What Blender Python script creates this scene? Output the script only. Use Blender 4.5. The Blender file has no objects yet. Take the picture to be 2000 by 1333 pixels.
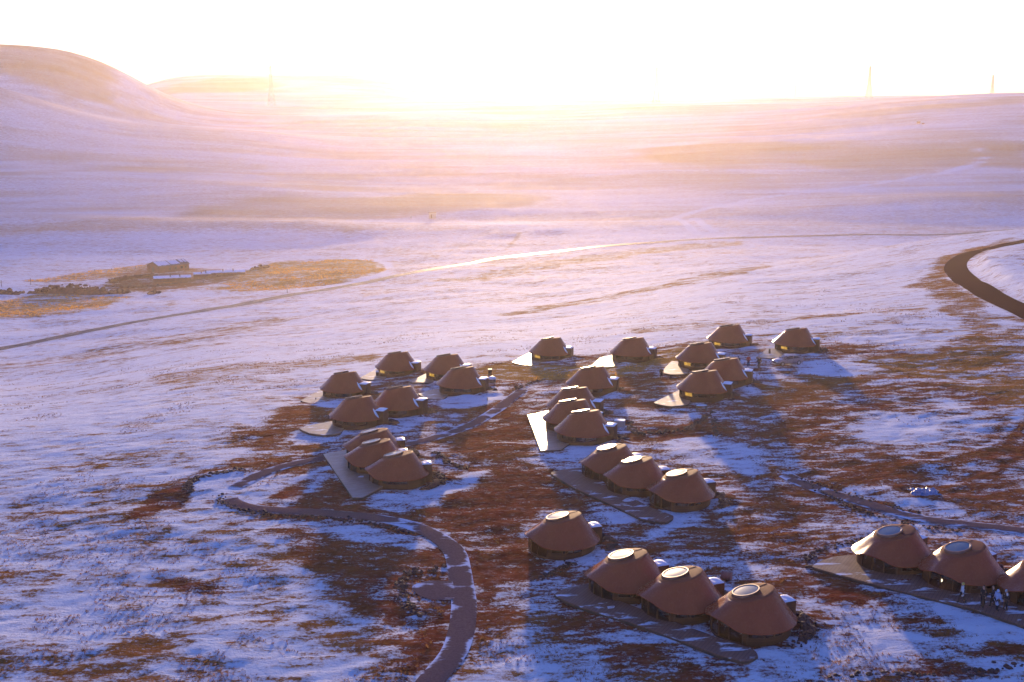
import bpy, bmesh, math, random
import numpy as np
from mathutils import Vector, Matrix

random.seed(7)
RNG = np.random.default_rng(11)
R = math.radians
S = bpy.context.scene
COL = S.collection

# ------------------------------------------------------------------ camera
CAM_H = 40.0
FPX = 2400.0
PITCH = math.atan(470.0 / FPX)
cam_d = bpy.data.cameras.new("camera")
cam = bpy.data.objects.new("camera", cam_d)
COL.objects.link(cam)
cam.location = (0, 0, CAM_H)
cam.rotation_euler = (R(90) - PITCH, 0, 0)
cam_d.sensor_width = 36.0
cam_d.lens = FPX / 2000.0 * 36.0
cam_d.clip_start = 0.5
cam_d.clip_end = 20000.0
S.camera = cam

SUN_EL, SUN_AZ = 4.2, 0.4       # degrees above the horizon, degrees right of straight ahead


# ------------------------------------------------------------------ noise
def _hash(ix, iy, seed):
    h = (ix.astype(np.int64) * 374761393 + iy.astype(np.int64) * 668265263 + seed * 974711) & 0xffffffff
    h = ((h ^ (h >> 13)) * 1274126177) & 0xffffffff
    h = h ^ (h >> 16)
    return (h & 0xffff) / 65535.0


def vnoise(x, y, seed=0):
    ix, iy = np.floor(x), np.floor(y)
    fx, fy = x - ix, y - iy
    fx = fx * fx * fx * (fx * (fx * 6 - 15) + 10)
    fy = fy * fy * fy * (fy * (fy * 6 - 15) + 10)
    a, b = _hash(ix, iy, seed), _hash(ix + 1, iy, seed)
    c, d = _hash(ix, iy + 1, seed), _hash(ix + 1, iy + 1, seed)
    return (a + (b - a) * fx) * (1 - fy) + (c + (d - c) * fx) * fy - 0.5


def fbm(x, y, seed=0, octv=4, gain=0.5):
    s, a, t = 0.0, 1.0, 0.0
    for k in range(octv):
        c, sn = math.cos(k * 1.3), math.sin(k * 1.3)
        s = s + a * vnoise((x * c - y * sn) * 2 ** k + 17.3 * k, (x * sn + y * c) * 2 ** k - 9.1 * k, seed + k)
        t += a
        a *= gain
    return s / t * 2.0


def sstep(a, b, x):
    if a > b:
        return 1 - sstep(b, a, x)
    t = np.clip((x - a) / (b - a), 0, 1)
    return t * t * (3 - 2 * t)


# ------------------------------------------------------------------ terrain
TU = np.array([-0.7, -0.42, -0.2, 0.0, 0.2, 0.42, 0.7])
TY = np.array([0, 80, 120, 150, 190, 220, 260, 300, 350, 400, 500, 600, 700, 850, 1000, 1300, 1700, 1900, 2200, 2600, 3000, 3600.0])
TZ = np.array([
    [1, 1, .5, .5, 1, 1.5, 2],
    [1, .5, .5, .5, 1, 1.5, 2],
    [0, -1, 0, 0, .8, 1.5, 2],
    [-3, -3, -1, -.5, .8, 1.5, 2],
    [-9, -9, -5, -2.2, .3, 1, 2],
    [-16, -15, -9, -5, -1.5, .5, 1.5],
    [-25, -22, -15, -10, -5, -1, 0],
    [-33, -30, -21, -16, -9, -3, -1],
    [-40, -37, -28, -22, -14, -5.5, -3],
    [-44, -42, -34, -27, -18, -7.5, -5],
    [-48, -47, -42, -36, -27, -12, -9],
    [-50, -49, -47, -42, -36, -30, -26],
    [-49, -49, -48, -45, -41, -40, -38],
    [-43, -44, -44, -43, -41, -39, -36],
    [-33, -35, -36, -36, -34, -32, -28],
    [0, -12, -18, -17, -16, -8, 0],
    [20, 15, 12, 10, 18, 42, 50],
    [30, 25, 22, 20, 38, 52, 58],
    [40, 36, 34, 30, 40, 46, 50],
    [42, 40, 38, 36.5, 38, 40, 42],
    [40, 39, 38, 38, 38, 38, 38],
    [30, 30, 30, 30, 30, 30, 30.0]])
# slopes for cubic Hermite along y (monotone-ish)
_d = np.diff(TZ, axis=0) / np.diff(TY)[:, None]
TM = np.zeros_like(TZ)
TM[1:-1] = np.where(_d[1:] * _d[:-1] > 0, 2 * _d[1:] * _d[:-1] / (_d[1:] + _d[:-1] + 1e-9 * np.sign(_d[1:] + 1e-12)), 0)
TM[0], TM[-1] = _d[0], _d[-1]


def H(x, y):
    """large-scale ground height"""
    x, y = np.asarray(x, float), np.asarray(y, float)
    yc = np.clip(y, 0, 3599)
    u = np.clip(x / np.maximum(yc + 20, 60) * 1.05, -0.699, 0.699)
    i = np.clip(np.searchsorted(TY, yc, side='right') - 1, 0, len(TY) - 2)
    h = TY[i + 1] - TY[i]
    t = (yc - TY[i]) / h
    j = np.clip(np.searchsorted(TU, u, side='right') - 1, 0, len(TU) - 2)
    w = (u - TU[j]) / (TU[j + 1] - TU[j])
    w = w * w * (3 - 2 * w) * 0.6 + w * 0.4

    def col(jj):
        a, b, ma, mb = TZ[i, jj], TZ[i + 1, jj], TM[i, jj] * h, TM[i + 1, jj] * h
        t2, t3 = t * t, t * t * t
        return a * (2 * t3 - 3 * t2 + 1) + ma * (t3 - 2 * t2 + t) + b * (3 * t2 - 2 * t3) + mb * (t3 - t2)
    z = col(j) * (1 - w) + col(j + 1) * w
    # hills
    z = z + 100 / (1 + np.exp((x + 530) / 42)) * np.exp(-((y - 1750) / 180) ** 2)
    z = z + (12 * sstep(-150, -330, x) + 75 / (1 + np.exp((x + 545) / 58))) * np.exp(-((y - 1380) / 130) ** 2)
    z = z + 58 / (1 + np.exp((x + 215) / 50)) / (1 + np.exp(-(x + 800) / 35)) * np.exp(-((y - 2750) / 240) ** 2)
    # long low swells of the plain
    far = sstep(620, 900, y)
    wob = 40 * fbm(x / 420, y / 420, 91, 2)
    hill = np.clip(1 / (1 + np.exp((x + 420) / 60)), 0, 1) * sstep(950, 1250, y)
    z = z + far * (1 - .9 * hill) * 5.5 * fbm(x / 620, (y + wob) / 140, 5, 2) * (1 + 0.6 * sstep(1200, 1800, y))
    z = z + 9 * np.exp(-((y - 1330 - 0.05 * x + wob * .5) / 75) ** 2) * sstep(60, 260, x)
    z = z + 6 * np.exp(-((y - 925 - 0.02 * x + wob * .4) / 50) ** 2) * sstep(150, 330, x)
    z = z + 5 * np.exp(-((y - 1010 + 0.15 * x + wob * .4) / 55) ** 2) * sstep(-100, -260, x)
    z = z + 4 * np.exp(-((y - 820 + 0.1 * x + wob * .3) / 40) ** 2) * sstep(-60, -160, x)
    # gentle unevenness of the near slopes
    near = sstep(60, 140, y) * (1 - far)
    z = z + near * 0.9 * fbm(x / 55, y / 55, 33, 2) * sstep(170, 300, y)
    z = z + near * 0.35 * fbm(x / 22, y / 22, 34, 2)
    return z


def ray(px, py):
    u, v = (px - 1000) / FPX, (666 - py) / FPX
    c, s = math.cos(PITCH), math.sin(PITCH)
    return np.array([u, c + v * s, -s + v * c])


def at(px, py, dz=0.0):
    """point of the ground (raised by dz) seen at photo pixel px, py"""
    d = ray(px, py)
    t = 30 * 1.004 ** np.arange(1250)
    g = CAM_H + t * d[2] - H(t * d[0], t * d[1]) - dz
    k = np.argmax(g < 0)
    if g[k] >= 0:
        k = len(t) - 1
    a, b = t[max(k - 1, 0)], t[k]
    for _ in range(30):
        m = (a + b) / 2
        if CAM_H + m * d[2] - float(H(m * d[0], m * d[1])) - dz < 0:
            b = m
        else:
            a = m
    return Vector((b * d[0], b * d[1], CAM_H + b * d[2]))


def on(x, y, dz=0.0):
    return Vector((x, y, float(H(x, y)) + dz))


# ------------------------------------------------------------------ materials
def new_mat(name):
    m = bpy.data.materials.new(name)
    m.use_nodes = True
    nt = m.node_tree
    bs = nt.nodes["Principled BSDF"]
    return m, nt, bs


def node(nt, typ, **kw):
    n = nt.nodes.new(typ)
    for k, v in kw.items():
        if k.startswith('i_'):
            n.inputs[k[2:].replace('_', ' ')].default_value = v
        else:
            setattr(n, k, v)
    return n


def noise(nt, vec, scale, detail=5, rough=0.55, dist=0.0):
    n = node(nt, "ShaderNodeTexNoise")
    n.inputs["Scale"].default_value = scale
    n.inputs["Detail"].default_value = detail
    n.inputs["Roughness"].default_value = rough
    n.inputs["Distortion"].default_value = dist
    nt.links.new(vec, n.inputs["Vector"])
    return n.outputs["Fac"]


def mathn(nt, op, a, b=None, c=None, clamp=False):
    n = node(nt, "ShaderNodeMath", operation=op, use_clamp=clamp)
    for i, v in enumerate((a, b, c)):
        if v is None:
            continue
        if isinstance(v, (int, float)):
            n.inputs[i].default_value = v
        else:
            nt.links.new(v, n.inputs[i])
    return n.outputs[0]


def mixc(nt, fac, a, b):
    n = node(nt, "ShaderNodeMix", data_type='RGBA')
    for sock, v in ((n.inputs["Factor"], fac), (n.inputs["A"], a), (n.inputs["B"], b)):
        pass
    fs = [s for s in n.inputs if s.name == "Factor" and s.type == 'VALUE'][0]
    as_ = [s for s in n.inputs if s.name == "A" and s.type == 'RGBA'][0]
    bs_ = [s for s in n.inputs if s.name == "B" and s.type == 'RGBA'][0]
    for sock, v in ((fs, fac), (as_, a), (bs_, b)):
        if isinstance(v, (int, float)):
            sock.default_value = v
        elif isinstance(v, tuple):
            sock.default_value = v if len(v) == 4 else v + (1,)
        else:
            nt.links.new(v, sock)
    return [s for s in n.outputs if s.type == 'RGBA'][0]


def mapr(nt, v, a, b, c=0.0, d=1.0, smooth=True):
    n = node(nt, "ShaderNodeMapRange", interpolation_type='SMOOTHSTEP' if smooth else 'LINEAR')
    nt.links.new(v, n.inputs["Value"])
    for k, q in (("From Min", a), ("From Max", b), ("To Min", c), ("To Max", d)):
        n.inputs[k].default_value = q
    return n.outputs["Result"]


def mapping(nt, vec, rotz=0.0, scale=(1, 1, 1)):
    n = node(nt, "ShaderNodeMapping")
    nt.links.new(vec, n.inputs["Vector"])
    n.inputs["Rotation"].default_value = (0, 0, rotz)
    n.inputs["Scale"].default_value = scale
    return n.outputs["Vector"]


def bump(nt, h, strength, dist, bs, prev=None):
    b = node(nt, "ShaderNodeBump")
    b.inputs["Strength"].default_value = strength
    b.inputs["Distance"].default_value = dist
    nt.links.new(h, b.inputs["Height"])
    if prev is not None:
        nt.links.new(prev, b.inputs["Normal"])
    if bs is not None:
        nt.links.new(b.outputs["Normal"], bs.inputs["Normal"])
    return b.outputs["Normal"]


SNOW_A, SNOW_B = (0.80, 0.80, 0.86), (0.70, 0.69, 0.78)


def ground_material():
    m, nt, bs = new_mat("snowy_ground")
    geo = node(nt, "ShaderNodeNewGeometry")
    P = geo.outputs["Position"]
    at_b = node(nt, "ShaderNodeAttribute", attribute_name="bare").outputs["Fac"]
    at_g = node(nt, "ShaderNodeAttribute", attribute_name="grass").outputs["Fac"]
    at_f = node(nt, "ShaderNodeAttribute", attribute_name="far").outputs["Fac"]
    rot = mapping(nt, P, R(-38), (0.55, 1.0, 1.0))
    rot2 = mapping(nt, P, R(-42), (0.32, 1.0, 1.0))
    n_big = noise(nt, rot, 0.10, 6, 0.60, 0.6)
    n_mid = noise(nt, rot, 0.55, 6, 0.65, 0.4)
    n_str = noise(nt, rot2, 1.3, 4, 0.6, 0.2)
    n_fin = noise(nt, P, 3.4, 5, 0.72)
    n_far = noise(nt, mapping(nt, P, R(-4), (0.16, 1, 1)), 0.028, 8, 0.62, 0.3)
    near = mathn(nt, 'MULTIPLY_ADD', mathn(nt, 'SUBTRACT', n_big, 0.5), 2.0,
                 mathn(nt, 'MULTIPLY_ADD', mathn(nt, 'SUBTRACT', n_mid, 0.5), 2.4,
                       mathn(nt, 'MULTIPLY_ADD', mathn(nt, 'SUBTRACT', n_str, 0.5), 1.7,
                             mathn(nt, 'MULTIPLY', mathn(nt, 'SUBTRACT', n_fin, 0.5), 1.9))))
    fars = mathn(nt, 'MULTIPLY_ADD', mathn(nt, 'SUBTRACT', n_far, 0.5), 1.0,
                 mathn(nt, 'MULTIPLY', mathn(nt, 'SUBTRACT', n_mid, 0.5), 0.8))
    nn = node(nt, "ShaderNodeMix", data_type='FLOAT')
    nt.links.new(at_f, nn.inputs["Factor"])
    nt.links.new(near, nn.inputs["A"])
    nt.links.new(fars, nn.inputs["B"])
    cov = mathn(nt, 'ADD', at_b, nn.outputs["Result"])
    b_near = mapr(nt, cov, 0.34, 0.66)
    b_far = mapr(nt, cov, 0.18, 0.92)
    bmx = node(nt, "ShaderNodeMix", data_type='FLOAT')
    nt.links.new(at_f, bmx.inputs["Factor"])
    nt.links.new(b_near, bmx.inputs["A"])
    nt.links.new(b_far, bmx.inputs["B"])
    bare = bmx.outputs["Result"]
    # bare ground: dark damp soil, straw-coloured dead grass
    n_soil = noise(nt, P, 0.8, 6, 0.7)
    soil = mixc(nt, mapr(nt, n_soil, 0.35, 0.68), (0.165, 0.037, 0.015), (0.30, 0.076, 0.033))
    gr = mixc(nt, mapr(nt, n_fin, 0.35, 0.65), (0.28, 0.11, 0.018), (0.56, 0.29, 0.06))
    gsel = mathn(nt, 'MULTIPLY_ADD', mathn(nt, 'SUBTRACT', n_mid, 0.5), 0.6, at_g, clamp=True)
    barec = mixc(nt, gsel, soil, gr)
    barec = mixc(nt, mapr(nt, noise(nt, rot, 2.2, 5, 0.75), 0.50, 0.72, 0, 0.42), barec, (0.55, 0.45, 0.44))
    snow = mixc(nt, mapr(nt, n_mid, 0.3, 0.7), SNOW_A, SNOW_B)
    # trampled, dusty snow close to the soil
    dusty = mapr(nt, cov, 0.02, 0.45)
    snow = mixc(nt, mathn(nt, 'MULTIPLY', dusty, 0.55), snow, (0.42, 0.29, 0.25))
    nt.links.new(mixc(nt, bare, snow, barec), bs.inputs["Base Color"])
    nt.links.new(mapr(nt, bare, 0, 1, 0.85, 0.9, False), bs.inputs["Roughness"])
    nt.links.new(mapr(nt, bare, 0, 1, 0.05, 0.0, False), bs.inputs["Specular IOR Level"])
    hgt = mathn(nt, 'MULTIPLY_ADD', n_mid, 0.5, mathn(nt, 'MULTIPLY_ADD', n_str, 0.35, mathn(nt, 'MULTIPLY', n_fin, 0.30)))
    hgt = mathn(nt, 'MULTIPLY_ADD', bare, -0.10, hgt)
    bump(nt, hgt, 1.0, 0.75, bs)
    return m


def path_material(name, c1, c2, snow_amount, rough=0.7, scale=0.8, spec=0.0, patch=1.5):
    m, nt, bs = new_mat(name)
    P = node(nt, "ShaderNodeNewGeometry").outputs["Position"]
    n1 = noise(nt, mapping(nt, P, R(-38), (0.35, 1, 1)), scale, 6, 0.65, 0.4)
    n2 = noise(nt, P, 6.0, 4, 0.6)
    edge = node(nt, "ShaderNodeAttribute", attribute_name="edge").outputs["Fac"]
    base = mixc(nt, mapr(nt, n2, 0.3, 0.7), c1, c2)
    base = mixc(nt, mapr(nt, n1, 0.52, 0.72, 0, 0.5), base, c1)
    cov = mathn(nt, 'ADD', mathn(nt, 'MULTIPLY_ADD', edge, 0.34, mathn(nt, 'MULTIPLY_ADD', mathn(nt, 'SUBTRACT', noise(nt, P, 0.22, 4, 0.6), 0.5), patch, snow_amount)), mathn(nt, 'MULTIPLY', mathn(nt, 'SUBTRACT', n1, 0.5), 1.6))
    sn = mapr(nt, cov, 0.34, 0.58)
    nt.links.new(mixc(nt, sn, base, SNOW_B), bs.inputs["Base Color"])
    bs.inputs["Roughness"].default_value = rough
    bs.inputs["Specular IOR Level"].default_value = spec
    bs.inputs["Specular Tint"].default_value = (1.0, 0.72, 0.35, 1)
    bump(nt, n2, 0.25, 0.05, bs)
    return m


def plain(name, col, rough=0.6, metal=0.0, var=0.25, scale=2.0, bumps=0.0, spec=0.5):
    m, nt, bs = new_mat(name)
    P = node(nt, "ShaderNodeTexCoord").outputs["Object"]
    n1 = noise(nt, P, scale, 5, 0.6)
    lo = tuple(c * (1 - var) for c in col)
    hi = tuple(min(1, c * (1 + var)) for c in col)
    nt.links.new(mixc(nt, mapr(nt, n1, 0.3, 0.7), lo, hi), bs.inputs["Base Color"])
    bs.inputs["Roughness"].default_value = rough
    bs.inputs["Metallic"].default_value = metal
    bs.inputs["Specular IOR Level"].default_value = spec
    if bumps:
        bump(nt, noise(nt, P, scale * 4, 4, 0.6), bumps, 0.05, bs)
    return m


def roof_material():
    m, nt, bs = new_mat("roof_membrane")
    P = node(nt, "ShaderNodeTexCoord").outputs["Object"]
    n1 = noise(nt, P, 0.9, 5, 0.6)
    n2 = noise(nt, mapping(nt, P, 0, (3, 3, 0.5)), 2.2, 5, 0.65)
    c = mixc(nt, mapr(nt, n1, 0.3, 0.7), (0.33, 0.078, 0.034), (0.39, 0.095, 0.042))
    c = mixc(nt, mapr(nt, n2, 0.55, 0.8, 0, 0.3), c, (0.42, 0.13, 0.065))
    nt.links.new(c, bs.inputs["Base Color"])
    nt.links.new(mapr(nt, n2, 0.3, 0.7, 0.22, 0.30), bs.inputs["Roughness"])
    bs.inputs["Metallic"].default_value = 0.0
    bs.inputs["Specular IOR Level"].default_value = 0.12
    bump(nt, noise(nt, P, 1.6, 3, 0.5), 0.08, 0.15, bs)
    return m


def wood_material(name, c1, c2, board=0.14, rough=0.45, axis=0, snow=0.0, ang=0.0):
    m, nt, bs = new_mat(name)
    P = node(nt, "ShaderNodeTexCoord").outputs["Object"]
    mp = mapping(nt, P, ang, (1, 1, 1))
    sep = node(nt, "ShaderNodeSeparateXYZ")
    nt.links.new(mp, sep.inputs[0])
    ax = sep.outputs[axis]
    fr = mathn(nt, 'FRACT', mathn(nt, 'DIVIDE', ax, board))
    gap = mapr(nt, mathn(nt, 'ABSOLUTE', mathn(nt, 'SUBTRACT', fr, 0.5)), 0.42, 0.49)
    idx = mathn(nt, 'FLOOR', mathn(nt, 'DIVIDE', ax, board))
    wn = node(nt, "ShaderNodeTexWhiteNoise", noise_dimensions='1D')
    nt.links.new(idx, wn.inputs["W"])
    n1 = noise(nt, P, 1.2, 5, 0.6)
    c = mixc(nt, mathn(nt, 'MULTIPLY_ADD', wn.outputs["Value"], 0.6, mathn(nt, 'MULTIPLY', n1, 0.4)), c1, c2)
    c = mixc(nt, mathn(nt, 'MULTIPLY', gap, 0.75), c, tuple(x * 0.3 for x in c1))
    rr = mapr(nt, n1, 0.3, 0.7, rough - 0.08, rough + 0.12)
    if snow:
        n3 = noise(nt, mapping(nt, P, R(25), (0.4, 1, 1)), 0.9, 6, 0.65, 0.4)
        c = mixc(nt, mapr(nt, n3, 0.62 - snow, 0.70 - snow), c, SNOW_B)
    nt.links.new(c, bs.inputs["Base Color"])
    nt.links.new(rr, bs.inputs["Roughness"])
    bs.inputs["Specular IOR Level"].default_value = 0.3
    bump(nt, mathn(nt, 'SUBTRACT', 1.0, gap), 0.4, 0.01, bs)
    return m


def glass_material(name, tint=(0.5, 0.5, 0.5), gl=0.25):
    m, nt, bs = new_mat(name)
    out = nt.nodes["Material Output"]
    tr = node(nt, "ShaderNodeBsdfTransparent")
    tr.inputs["Color"].default_value = tint + (1,)
    g = node(nt, "ShaderNodeBsdfGlossy")
    g.inputs["Roughness"].default_value = 0.03
    g.inputs["Color"].default_value = (0.9, 0.9, 0.9, 1)
    fr = node(nt, "ShaderNodeFresnel", i_IOR=1.6)
    mx = node(nt, "ShaderNodeMixShader")
    nt.links.new(mathn(nt, 'ADD', fr.outputs[0], gl, clamp=True), mx.inputs[0])
    nt.links.new(tr.outputs[0], mx.inputs[1])
    nt.links.new(g.outputs[0], mx.inputs[2])
    nt.links.new(mx.outputs[0], out.inputs["Surface"])
    return m


def emit_material(name, col, strength):
    m, nt, bs = new_mat(name)
    P = node(nt, "ShaderNodeTexCoord").outputs["Object"]
    n1 = noise(nt, P, 2.5, 3, 0.6)
    bs.inputs["Base Color"].default_value = (0.1, 0.06, 0.02, 1)
    bs.inputs["Emission Color"].default_value = col + (1,)
    nt.links.new(mapr(nt, n1, 0.25, 0.7, strength * 0.55, strength * 1.15), bs.inputs["Emission Strength"])
    return m


M = {}
M['ground'] = ground_material()
M['asphalt'] = path_material("asphalt", (0.045, 0.013, 0.004), (0.06, 0.019, 0.006), -0.30, 0.42, spec=0.035, patch=0.2)
M['asphalt_bend'] = path_material("asphalt_bend", (0.060, 0.022, 0.016), (0.085, 0.034, 0.024), -0.12, 0.6, patch=0.5)
M['concrete'] = path_material("path_concrete", (0.15, 0.085, 0.078), (0.21, 0.125, 0.112), 0.10, 0.75)
M['concrete_snowy'] = path_material('path_concrete_snowy', (0.15, 0.085, 0.078), (0.21, 0.125, 0.112), 0.22, 0.8, spec=0.0, patch=0.8)
M['paint'] = plain("road_paint", (0.62, 0.58, 0.50), 0.6, var=0.15, scale=4)
M['roof'] = roof_material()
M['roof_cap'] = plain('roof_cap_sheet', (0.32, 0.085, 0.04), 0.7, 0.0, 0.10, 1.2, 0.1, 0.08)
M['rim'] = plain("skylight_rim", (0.20, 0.085, 0.055), 0.4, 0.2, 0.12)
M['skylight'] = plain("skylight_glazing", (0.11, 0.17, 0.21), 0.25, 0.0, 0.06, 1.0, spec=0.1)
M['wall'] = wood_material("wall_cladding", (0.11, 0.038, 0.014), (0.15, 0.054, 0.020), 0.16, 0.55, 2)
M['annex'] = wood_material("annex_cladding", (0.12, 0.040, 0.017), (0.15, 0.052, 0.023), 0.20, 0.55, 2)
M['frame'] = plain("window_frame", (0.12, 0.045, 0.017), 0.5, 0, 0.15)
M['glass'] = glass_material("window_glass", (0.55, 0.52, 0.50), 0.04)
M['lit'] = emit_material("lit_window", (1.0, 0.60, 0.10), 0.55)
M['lamp'] = emit_material("lamp_glow", (1.0, 0.85, 0.6), 2.0)
M['inner'] = plain("room_floor", (0.16, 0.10, 0.06), 0.6)
M['deck'] = wood_material("deck_boards", (0.30, 0.175, 0.105), (0.38, 0.235, 0.15), 0.28, 0.46, 1, 0.06, R(-60))
M['deck0'] = wood_material("deck_boards_dull", (0.20, 0.088, 0.058), (0.26, 0.125, 0.085), 0.28, 0.7, 1, 0.07, R(-60))
M['deck2'] = wood_material("deck_boards_bare", (0.28, 0.175, 0.115), (0.38, 0.25, 0.175), 0.28, 0.42, 1, 0.0, R(-25))
M['fascia'] = plain("deck_fascia", (0.10, 0.055, 0.035), 0.6)
M['rock'] = plain("rubble_rock", (0.085, 0.032, 0.024), 0.85, 0, 0.45, 1.5, 0.4)
M['snow'] = plain("packed_snow", (0.80, 0.80, 0.86), 0.45, 0, 0.05, 1.5, 0.3)
M['straw'] = None
M['steel'] = plain("galvanised_steel", (0.30, 0.30, 0.31), 0.5, 0.6)
M['wire'] = plain("wire", (0.10, 0.10, 0.10), 0.5, 0.5)
M['brick'] = plain("mud_brick", (0.27, 0.105, 0.052), 0.85, 0, 0.2, 0.6, 0.3)
M['stone_wall'] = plain("dark_stone", (0.13, 0.045, 0.026), 0.9, 0, 0.35, 0.8, 0.5)
M['tile'] = plain("roof_tile", (0.13, 0.075, 0.06), 0.8, 0, 0.2, 0.8)
M['timber'] = plain("old_timber", (0.16, 0.10, 0.065), 0.7, 0, 0.25)
M['black'] = plain("black_paint", (0.02, 0.018, 0.018), 0.5)
M['pale'] = plain("pale_paint", (0.42, 0.36, 0.33), 0.6, 0, 0.1)
M['tarp'] = plain("blue_sheet", (0.13, 0.20, 0.36), 0.35, 0, 0.3, 3)
M['drum'] = plain("drum_red", (0.26, 0.09, 0.07), 0.5, 0, 0.15)
M['car'] = plain("silver_paint", (0.36, 0.27, 0.26), 0.28, 0.75, 0.03)
M['carglass'] = plain("car_glass", (0.025, 0.02, 0.02), 0.06, 0, 0.05, spec=0.8)
M['tyre'] = plain("tyre", (0.015, 0.014, 0.014), 0.8)
M['rimm'] = plain("wheel_rim", (0.55, 0.52, 0.52), 0.3, 0.8, 0.05)
M['headlight'] = plain("headlight_lens", (0.75, 0.75, 0.78), 0.1, 0.1, 0.03)
M['tail'] = plain("tail_lens", (0.40, 0.03, 0.02), 0.2)
M['skin'] = plain("skin", (0.46, 0.25, 0.17), 0.55, 0, 0.05)
for nm, c in (('c_white', (0.62, 0.60, 0.64)), ('c_yellow', (0.62, 0.44, 0.10)), ('c_black', (0.022, 0.016, 0.018)),
              ('c_navy', (0.03, 0.025, 0.035)), ('c_blue', (0.36, 0.42, 0.62)), ('c_red', (0.46, 0.045, 0.035)),
              ('c_fur', (0.52, 0.54, 0.68)), ('c_brown', (0.045, 0.025, 0.020)), ('c_jean', (0.05, 0.05, 0.09))):
    M[nm] = plain("cloth_" + nm[2:], c, 0.85, 0, 0.12, 6)


def straw_material(name, c1, c2):
    m, nt, bs = new_mat(name)
    out = nt.nodes["Material Output"]
    P = node(nt, "ShaderNodeNewGeometry").outputs["Position"]
    n1 = noise(nt, P, 0.7, 3, 0.6)
    c = mixc(nt, mapr(nt, n1, 0.35, 0.65), c1, c2)
    nt.links.new(c, bs.inputs["Base Color"])
    bs.inputs["Roughness"].default_value = 0.7
    tl = node(nt, "ShaderNodeBsdfTranslucent")
    nt.links.new(c, tl.inputs["Color"])
    mx = node(nt, "ShaderNodeMixShader")
    mx.inputs[0].default_value = 0.5
    nt.links.new(bs.outputs[0], mx.inputs[1])
    nt.links.new(tl.outputs[0], mx.inputs[2])
    nt.links.new(mx.outputs[0], out.inputs["Surface"])
    return m


M['straw'] = straw_material('dry_straw', (0.14, 0.055, 0.022), (0.38, 0.18, 0.055))
M['pasture'] = straw_material('pasture_straw', (0.60, 0.26, 0.030), (0.85, 0.44, 0.06))


# ------------------------------------------------------------------ mesh helpers
class MB:
    def __init__(self):
        self.v, self.f = [], []

    def add(self, vs, fs):
        o = len(self.v)
        self.v += [tuple(p) for p in vs]
        self.f += [tuple(i + o for i in q) for q in fs]
        return self

    def box(self, c, s, rz=0.0, taper=1.0):
        cx, cy, cz = c
        hx, hy, hz = s[0] / 2, s[1] / 2, s[2] / 2
        ca, sa = math.cos(rz), math.sin(rz)
        vs = []
        for z, k in ((-hz, 1.0), (hz, taper)):
            for x, y in ((-hx, -hy), (hx, -hy), (hx, hy), (-hx, hy)):
                x, y = x * k, y * k
                vs.append((cx + x * ca - y * sa, cy + x * sa + y * ca, cz + z))
        return self.add(vs, [(3, 2, 1, 0), (4, 5, 6, 7), (0, 1, 5, 4), (1, 2, 6, 5), (2, 3, 7, 6), (3, 0, 4, 7)])

    def bar(self, a, b, r, n=4, r2=None):
        a, b = Vector(a), Vector(b)
        d = (b - a).normalized()
        u = d.orthogonal().normalized()
        w = d.cross(u)
        r2 = r if r2 is None else r2
        vs = []
        for p, q in ((a, r), (b, r2)):
            for k in range(n):
                t = 2 * math.pi * (k + 0.5) / n
                vs.append(p + (u * math.cos(t) + w * math.sin(t)) * q)
        fs = [(k, (k + 1) % n, n + (k + 1) % n, n + k) for k in range(n)]
        fs += [tuple(range(n))[::-1], tuple(range(n, 2 * n))]
        return self.add(vs, fs)

    def lathe(self, prof, n=24, c=(0, 0, 0), cap=True):
        vs, fs = [], []
        for r, z in prof:
            for k in range(n):
                t = 2 * math.pi * k / n
                vs.append((c[0] + r * math.cos(t), c[1] + r * math.sin(t), c[2] + z))
        for i in range(len(prof) - 1):
            for k in range(n):
                a, b = i * n + k, i * n + (k + 1) % n
                fs.append((a, b, b + n, a + n))
        if cap:
            fs.append(tuple(range(n))[::-1])
            fs.append(tuple(range((len(prof) - 1) * n, len(prof) * n)))
        return self.add(vs, fs)

    def prism(self, poly, z0, z1):
        """poly: (x, y) outline; z0/z1 may be lists"""
        n = len(poly)
        zs0 = z0 if isinstance(z0, (list, tuple)) else [z0] * n
        zs1 = z1 if isinstance(z1, (list, tuple)) else [z1] * n
        vs = [(p[0], p[1], z) for p, z in zip(poly, zs0)] + [(p[0], p[1], z) for p, z in zip(poly, zs1)]
        fs = [tuple(range(n))[::-1], tuple(range(n, 2 * n))]
        fs += [(k, (k + 1) % n, n + (k + 1) % n, n + k) for k in range(n)]
        return self.add(vs, fs)

    def mesh(self, name, mat=None, smooth=False, recalc=True):
        me = bpy.data.meshes.new(name)
        me.from_pydata(self.v, [], self.f)
        if recalc:
            bm = bmesh.new()
            bm.from_mesh(me)
            bmesh.ops.recalc_face_normals(bm, faces=bm.faces)
            bm.to_mesh(me)
            bm.free()
        if smooth:
            me.polygons.foreach_set("use_smooth", [True] * len(me.polygons))
            if smooth != 'all':
                me.set_sharp_from_angle(angle=R(40))
        if mat:
            me.materials.append(mat)
        return me

    def build(self, name, mat, parent=None, smooth=False, recalc=True):
        o = bpy.data.objects.new(name, self.mesh(name, mat, smooth, recalc))
        COL.objects.link(o)
        if parent is not None:
            o.parent = parent
        return o


def tag(o, label=None, cat=None, group=None, kind=None):
    if label:
        o['label'] = label
    if cat:
        o['category'] = cat
    if group:
        o['group'] = group
    if kind:
        o['kind'] = kind
    return o


def empty(name, loc, rz=0.0, label=None, cat=None, group=None):
    o = bpy.data.objects.new(name, None)
    COL.objects.link(o)
    o.location = loc
    o.rotation_euler = (0, 0, rz)
    o.empty_display_size = 0.3
    return tag(o, label, cat, group)


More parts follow.
